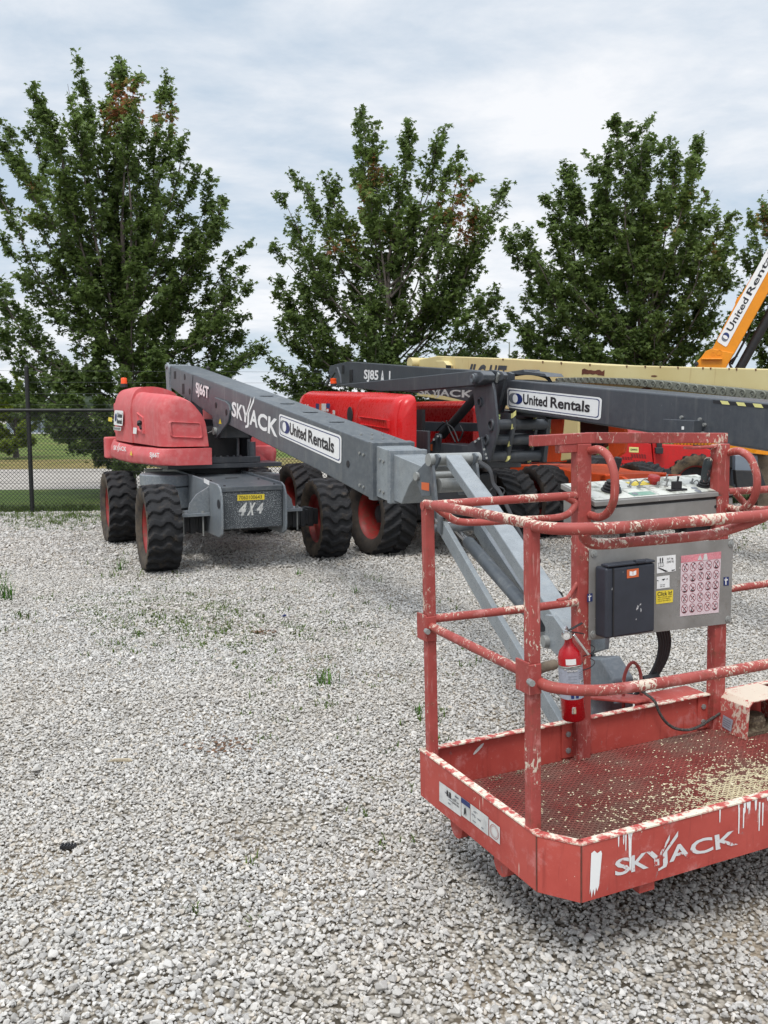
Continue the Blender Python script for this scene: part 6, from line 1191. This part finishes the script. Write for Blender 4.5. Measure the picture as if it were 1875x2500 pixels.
def maple(u0, Y, tips, label, seed, nleaf, extra=40, ybase=0., trunk=.11, envelope=None, red=(), mat=None, fork=.9, size=.118):
    """tips: pixels where the photo shows limb ends; each limb gets its own depth"""
    r = random.Random(seed); x0 = (u0-CX)/FPX*Y; fr = Fr((x0, Y, 0), M=np.eye(3)); t = thing('maple_tree', fr, label, 'tree', 'maples behind the fence' if mat is None else None)
    base = np.array([x0, Y, 0.]); limbs = []
    topz = max(CH+(1000-v)/FPX*Y for u, v in tips)
    m = MB(); tr_pts = [base+np.array([r.gauss(0, .03)*z, r.gauss(0, .03)*z, z*topz*.62]) for z in (0, .1, .25, .45, .7, 1.)]; m.tube(curve(tr_pts, 4), trunk, 10, True, list(np.linspace(trunk, trunk*.25, len(curve(tr_pts, 4)))))
    ends = []
    for (u, v) in tips:
        dy = r.uniform(-1.0, 1.0)*(.9+.4*abs(u-u0)/200*0); yy = Y+dy; p = ray(u, v); p = np.array([0, 0, CH])+p/p[1]*yy; ends.append(p)
    hullx = [(u, v) for u, v in tips]
    for k in range(extra):                                   # limbs towards and away from the viewer fill the crown
        a, b = r.choice(ends), r.choice(ends); w = r.random(); p = a*w+b*(1-w); cz = fork+(p[2]-fork)*r.uniform(.16, .76); f = (p[2]-fork)/max(topz-fork, .1)
        rad = r.uniform(.3, 1.)*(1.9*(1-f)+.35); sgn = r.choice([-1, 1]); p = np.array([x0+(p[0]-x0)*r.uniform(.3, .92), Y+sgn*rad, cz]); ends.append(p)
    pos = []; red_ = []
    wts = []
    for e in ends:
        h0 = fork+min(max((e[2]-fork)*r.uniform(.22, .58), 0), topz*.55); s = base+np.array([r.gauss(0, .03), r.gauss(0, .03), h0]); d = e-s; L_ = np.linalg.norm(d)
        mid = s+d*.5+np.array([d[0]*.10, d[1]*.10, -.10*L_*min(1, math.hypot(d[0], d[1])/(abs(d[2])+.3))]); pts = curve([s, s*.65+mid*.35+np.array([r.gauss(0, .05), r.gauss(0, .05), 0]), mid, mid*.45+e*.55+np.array([r.gauss(0, .08), r.gauss(0, .08), r.gauss(0, .05)]), e], 5)
        m.tube(pts, .03, 6, False, list(np.linspace(.008+.0058*L_, .003, len(pts))))
        P_ = np.array(pts); n_ = int(L_*7.5)+5
        for j in range(n_):                                  # side twigs
            tt = r.uniform(.22, 1.)**.85; k = tt*(len(P_)-1); i = min(int(k), len(P_)-2); q = P_[i]*(1-(k-i))+P_[i+1]*(k-i); dirn = (P_[i+1]-P_[i]); dirn /= np.linalg.norm(dirn)
            rn = np.array([r.gauss(0, 1), r.gauss(0, 1), r.gauss(0, .7)]); rn -= dirn*(rn@dirn); rn /= np.linalg.norm(rn)+1e-6; ln = r.uniform(.18, .70)*(1.35-tt*1.0)*min(1.1, .35+L_*.2); tw = dirn*.95+rn*.62; tw /= np.linalg.norm(tw); q2 = q+tw*ln
            m.tube([q, (q+q2)/2+np.array([0, 0, -.02]), q2], .005, 3, False, [.007, .005, .003]); pos.append((q, q2)); wts.append(ln+.12)
    wts = np.array(wts); wts /= wts.sum(); idx = rng.choice(len(pos), nleaf, p=wts); A_ = np.array([p[0] for p in pos])[idx]; B_ = np.array([p[1] for p in pos])[idx]; w = rng.beta(1.6, 1.0, nleaf)[:, None]
    Pp = A_*(1-w)+B_*w+rng.normal(0, .045, (nleaf, 3)); tone = rng.beta(2, 2.6, nleaf)*.6+rng.normal(0, .05, len(pos))[idx]+.08
    for (ru, rv, rs, ra) in red:
        c0 = ray(ru, rv); c0 = np.array([0, 0, CH])+c0/c0[1]*Y; d2 = ((Pp[:, 0]-c0[0])**2+(Pp[:, 2]-c0[2])**2)/rs**2; tone += ra*1.4*np.exp(-d2)*rng.uniform(.2, 1.3, nleaf)
    tone = np.clip(tone, 0, 1); bk = m.build('trunk', MBK, t)
    leaves('crown', Pp, rng.lognormal(0, .22, nleaf)*size, .55, tone, mat or ML, t, fr); return t
T1 = [(190, 152), (165, 205), (300, 165), (275, 180), (330, 190), (405, 195), (420, 235), (80, 215), (110, 270), (8, 285), (75, 305), (95, 280), (0, 340), (-40, 420), (445, 330), (480, 420), (520, 435), (545, 490), (535, 520), (470, 570), (500, 610), (600, 595), (590, 660), (605, 700), (560, 720), (610, 760), (600, 800), (640, 845), (610, 860), (575, 900), (530, 890),
      (75, 520), (0, 580), (-50, 640), (15, 700), (-60, 760), (-20, 820), (-70, 860), (-30, 930), (20, 960), (100, 990), (180, 1040), (235, 1120), (285, 1130), (330, 1140), (370, 1060), (130, 1060), (210, 1090), (430, 960), (480, 930), (250, 240), (350, 280), (210, 320), (390, 420), (150, 420), (300, 380), (260, 500), (420, 640), (120, 620), (330, 620), (200, 700), (60, 780), (440, 780), (300, 850), (150, 880), (400, 880)]
T2 = [(885, 278), (905, 300), (875, 282), (1000, 300), (990, 330), (1075, 318), (1060, 350), (1115, 372), (1120, 400), (1150, 430), (1235, 450), (1215, 490), (1160, 520), (1180, 560), (1150, 600), (1130, 650), (1225, 695), (1170, 730), (1220, 760), (1225, 800), (1210, 850), (1150, 855), (720, 430), (690, 480), (755, 470), (800, 440), (820, 440), (875, 420), (710, 570), (740, 600), (675, 610), (660, 670), (680, 720), (700, 760), (680, 790), (690, 830), (665, 880), (660, 930), (700, 950), (760, 940), (720, 900),
      (950, 420), (1010, 480), (900, 520), (850, 560), (1060, 520), (790, 640), (1000, 640), (860, 700), (1060, 720), (780, 780), (950, 800), (850, 850), (1060, 850), (740, 700), (1100, 600)]
T3 = [(1585, 278), (1570, 310), (1535, 298), (1500, 305), (1490, 340), (1440, 385), (1610, 350), (1650, 345), (1700, 345), (1690, 390), (1740, 465), (1745, 500), (1710, 520), (1780, 530), (1785, 560), (1760, 600), (1790, 640), (1380, 400), (1395, 430), (1345, 445), (1325, 480), (1400, 480), (1360, 540), (1235, 575), (1240, 600), (1265, 560), (1335, 555), (1300, 610), (1290, 700), (1285, 740), (1240, 765), (1280, 800), (1270, 830), (1265, 865), (1330, 870), (1470, 400), (1560, 420), (1640, 450), (1450, 500), (1560, 560), (1660, 560), (1480, 640), (1400, 650), (1600, 680), (1700, 680), (1380, 760), (1500, 780), (1620, 800), (1740, 780), (1430, 850), (1560, 850), (1700, 850), (1800, 760), (1780, 830)]
T4 = [(1865, 500), (1835, 535), (1880, 520), (1910, 480), (1960, 500), (2030, 520), (2100, 600), (1815, 600), (1850, 620), (1900, 640), (1800, 690), (1860, 720), (1820, 780), (1950, 700), (2050, 720), (2120, 740), (1840, 840), (1900, 820), (2000, 820), (2120, 850), (1830, 900), (1900, 900), (2000, 900), (1980, 600), (2060, 640)]
maple(315, 18.4, T1, 'tallest maple, at the left edge behind the faded red hood', 1, 66000, 46, red=((300, 240, .45, .55), (270, 290, .4, .35), (400, 260, .5, .4), (110, 470, .5, .35), (90, 560, .3, .3), (190, 340, .3, .2)), fork=.8, trunk=.15)
maple(950, 18.6, T2, 'middle maple with a sparse bare centre behind the dark grey boom', 2, 38000, 25, red=((930, 420, .4, .45), (870, 500, .4, .4), (1110, 500, .5, .45), (1130, 570, .45, .45), (850, 590, .4, .35), (960, 570, .3, .3), (790, 600, .3, .3)), fork=1.2)
maple(1560, 18.9, T3, 'full leaning maple rising behind the long cream boom', 3, 56000, 40, red=((1700, 460, .6, .3), (1620, 560, .5, .25), (1730, 620, .4, .35), (1500, 600, .4, .15)), fork=1.0)
maple(1985, 20.5, T4, 'maple at the right edge behind the raised yellow boom', 4, 20000, 14, red=((1850, 550, .5, .5),), fork=1.0)
TY = [(10, 925), (40, 915), (80, 930), (105, 950), (0, 945), (-40, 940), (60, 960), (20, 985), (90, 985), (-20, 980), (45, 940), (-60, 1010), (100, 1015), (0, 1030), (60, 1035), (30, 1010), (75, 1000), (-30, 1040)]
ty = maple(40, 34, TY, 'small yellow green tree far behind the fence post at the left', 5, 9000, 12, fork=.4, mat=MLY, trunk=.12, size=.16)
# ---- weeds
SPROUT = 1
def weed_mesh(name, spots, label, cat, kind=None, mt=None, fr=WORLD):
    vs = []; fs = []
    for (x, y, hgt, nb, spread) in spots:
        for k in range(nb):
            a = rng.uniform(0, 6.283); b = x+rng.normal(0, spread), y+rng.normal(0, spread); ln = hgt*rng.uniform(.5, 1.15); lean_ = rng.uniform(.15, .9)*ln; w = .0035+.004*rng.random(); ca_, sa = math.cos(a), math.sin(a); n0 = len(vs)
            for i, t in enumerate((0, .45, .8, 1.)):
                cx, cy, cz = b[0]+ca_*lean_*t*t, b[1]+sa*lean_*t*t, ln*t*(1-.25*t)
                ww = w*(1-t*.9) if i else w*.7; vs += [(cx-sa*ww, cy+ca_*ww, cz), (cx+sa*ww, cy-ca_*ww, cz)]
            for i in range(3): fs.append((n0+2*i, n0+2*i+1, n0+2*i+3, n0+2*i+2))
    m = MB(); m.add(vs, fs); o = m.build(name, mt); tag(o, label, cat, kind=kind); return o
mw = grass_mat('weed_green', srgb(86, 112, 48), srgb(120, 140, 72)); mw2 = grass_mat('fresh_weed', srgb(70, 118, 34), srgb(104, 150, 52))
def gp(u, v): q = ray(u, v); t = -CH/q[2]; return q[0]*t, q[1]*t
for (u, v, hh, nb, sp, lab) in ((798, 1672, .13, 26, .045, 'bright green weed tuft alone on the open gravel near the middle'), (14, 1465, .30, 30, .05, 'tall thin weed tuft at the left edge of the gravel'), (732, 1405, .12, 12, .02, 'small weed in front of the mud stained wheel'), (868, 1450, .11, 12, .02, 'little weed on the gravel left of the basket post'), (295, 1395, .22, 16, .05, 'weed tuft left of the nearest wheel of the faded lift'), (1020, 1745, .10, 16, .02, 'weed sprout against the left end of the platform')):
    x, y = gp(u, v); fr = Fr((x, y, 0), M=np.eye(3)); o = weed_mesh('weed', [(x, y, hh, nb, sp)], lab, 'weed', mt=mw2)
sp = []
for (u0, v0, su, sv, n_, h0) in ((400, 1500, 130, 50, 420, .042), (300, 1400, 40, 25, 14, .1), (560, 1520, 90, 40, 150, .042), (760, 1580, 110, 90, 150, .042), (30, 1480, 40, 50, 14, .1), (150, 1278, 80, 10, 160, .09), (120, 1264, 100, 5, 200, .10), (870, 1430, 60, 50, 12, .07), (700, 1680, 60, 60, 12, .06), (1060, 1800, 30, 60, 10, .05), (1150, 1460, 60, 40, 12, .06), (1700, 1330, 80, 15, 60, .09), (1820, 1290, 60, 12, 60, .10), (1200, 1600, 60, 80, 10, .05), (900, 1980, 120, 80, 6, .04), (520, 2180, 60, 60, 3, .05)):
    for k in range(n_):
        u, v = rng.normal(u0, su), max(1255, rng.normal(v0, sv)); x, y = gp(u, v)
        if y < FY+SL*x: sp.append((x, y, h0*rng.uniform(.5, 1.4), int(rng.integers(4, 11)), .028))
weed_mesh('sprouting_weeds', sp, 'thin scattered weed sprouts growing up through the gravel', 'weeds', 'stuff', mw)
fs_ = []
for k in range(4200): x = rng.uniform(-9, 10); fs_.append((x, FY+SL*x+rng.uniform(-.12, .9)+.1, rng.uniform(.05, .17), 3, .03))
weed_mesh('fence_line_grass', fs_, 'uncut grass growing along the foot of the fence', 'grass', 'stuff', grass_mat('fence_grass', srgb(70, 96, 38), srgb(108, 120, 60)))
# ---- small litter on the gravel
def litter(name, u, v, label, cat, fn):
    x, y = gp(u, v); fr = Fr((x, y, .012), M=np.eye(3)); m = MB(fr); mt, bv = fn(m); t = m.build(name, mt, None, bv); 
    me = t.data; 
    for q in me.vertices: q.co -= Vector((x, y, .012))
    t.location = (x, y, .012); tag(t, label, cat)
wood = paint('weathered_wood', srgb(168, 156, 134), .85, .2, srgb(110, 100, 84), .6, sc=30)
litter('wood_stick', 290, 1864, 'thin grey splinter of wood lying on the open gravel at left', 'stick', lambda m: (m.prism([(-.055, 0, 0), (-.02, 0, .012), (.05, 0, .014), (.07, 0, .004), (.06, 0, 0)], 1, -.008, .008) and wood, .001))
litter('rubber_scrap', 165, 2077, 'small black ribbed piece of rubber at the lower left', 'scrap', lambda m: ([m.box((-.025+.012*k, -.014, 0), (-.017+.012*k, .016, .016)) for k in range(5)] and m.box((-.028, -.012, 0), (.034, .013, .011)) and M['black'], .002))
litter('plastic_scrap', 695, 1509, 'tiny blue plastic scrap among the weeds', 'scrap', lambda m: (m.prism([(-.03, 0, .004), (0, 0, .02), (.025, 0, .012), (.04, 0, .004)], 1, -.01, .012) and M['navy'], .001))
dirt = paint('brown_leaf_litter', srgb(104, 78, 58), .95, .3, srgb(70, 50, 38), .6, sc=30)
for (u, v, w, lab) in ((640, 1547, .09, 'brown clump of dead leaves on the middle gravel'), (530, 1828, .16, 'long streak of bare brown soil in the open gravel')):
    x, y = gp(u, v); m = MB()
    for k in range(70): q = np.array([x+rng.normal(0, w*.6), y+rng.normal(0, w*.4), .012+abs(rng.normal(0, .006))]); s_ = rng.uniform(.006, .018); a = rng.uniform(0, 6.28); m.add([q+s_*np.array([math.cos(a+j*1.57)*(1 if j % 2 else .6), math.sin(a+j*1.57), rng.uniform(-.2, .4)]) for j in range(4)], [(0, 1, 2, 3)])
    o = m.build('leaf_litter', dirt); tag(o, lab, 'leaf litter', kind='stuff')
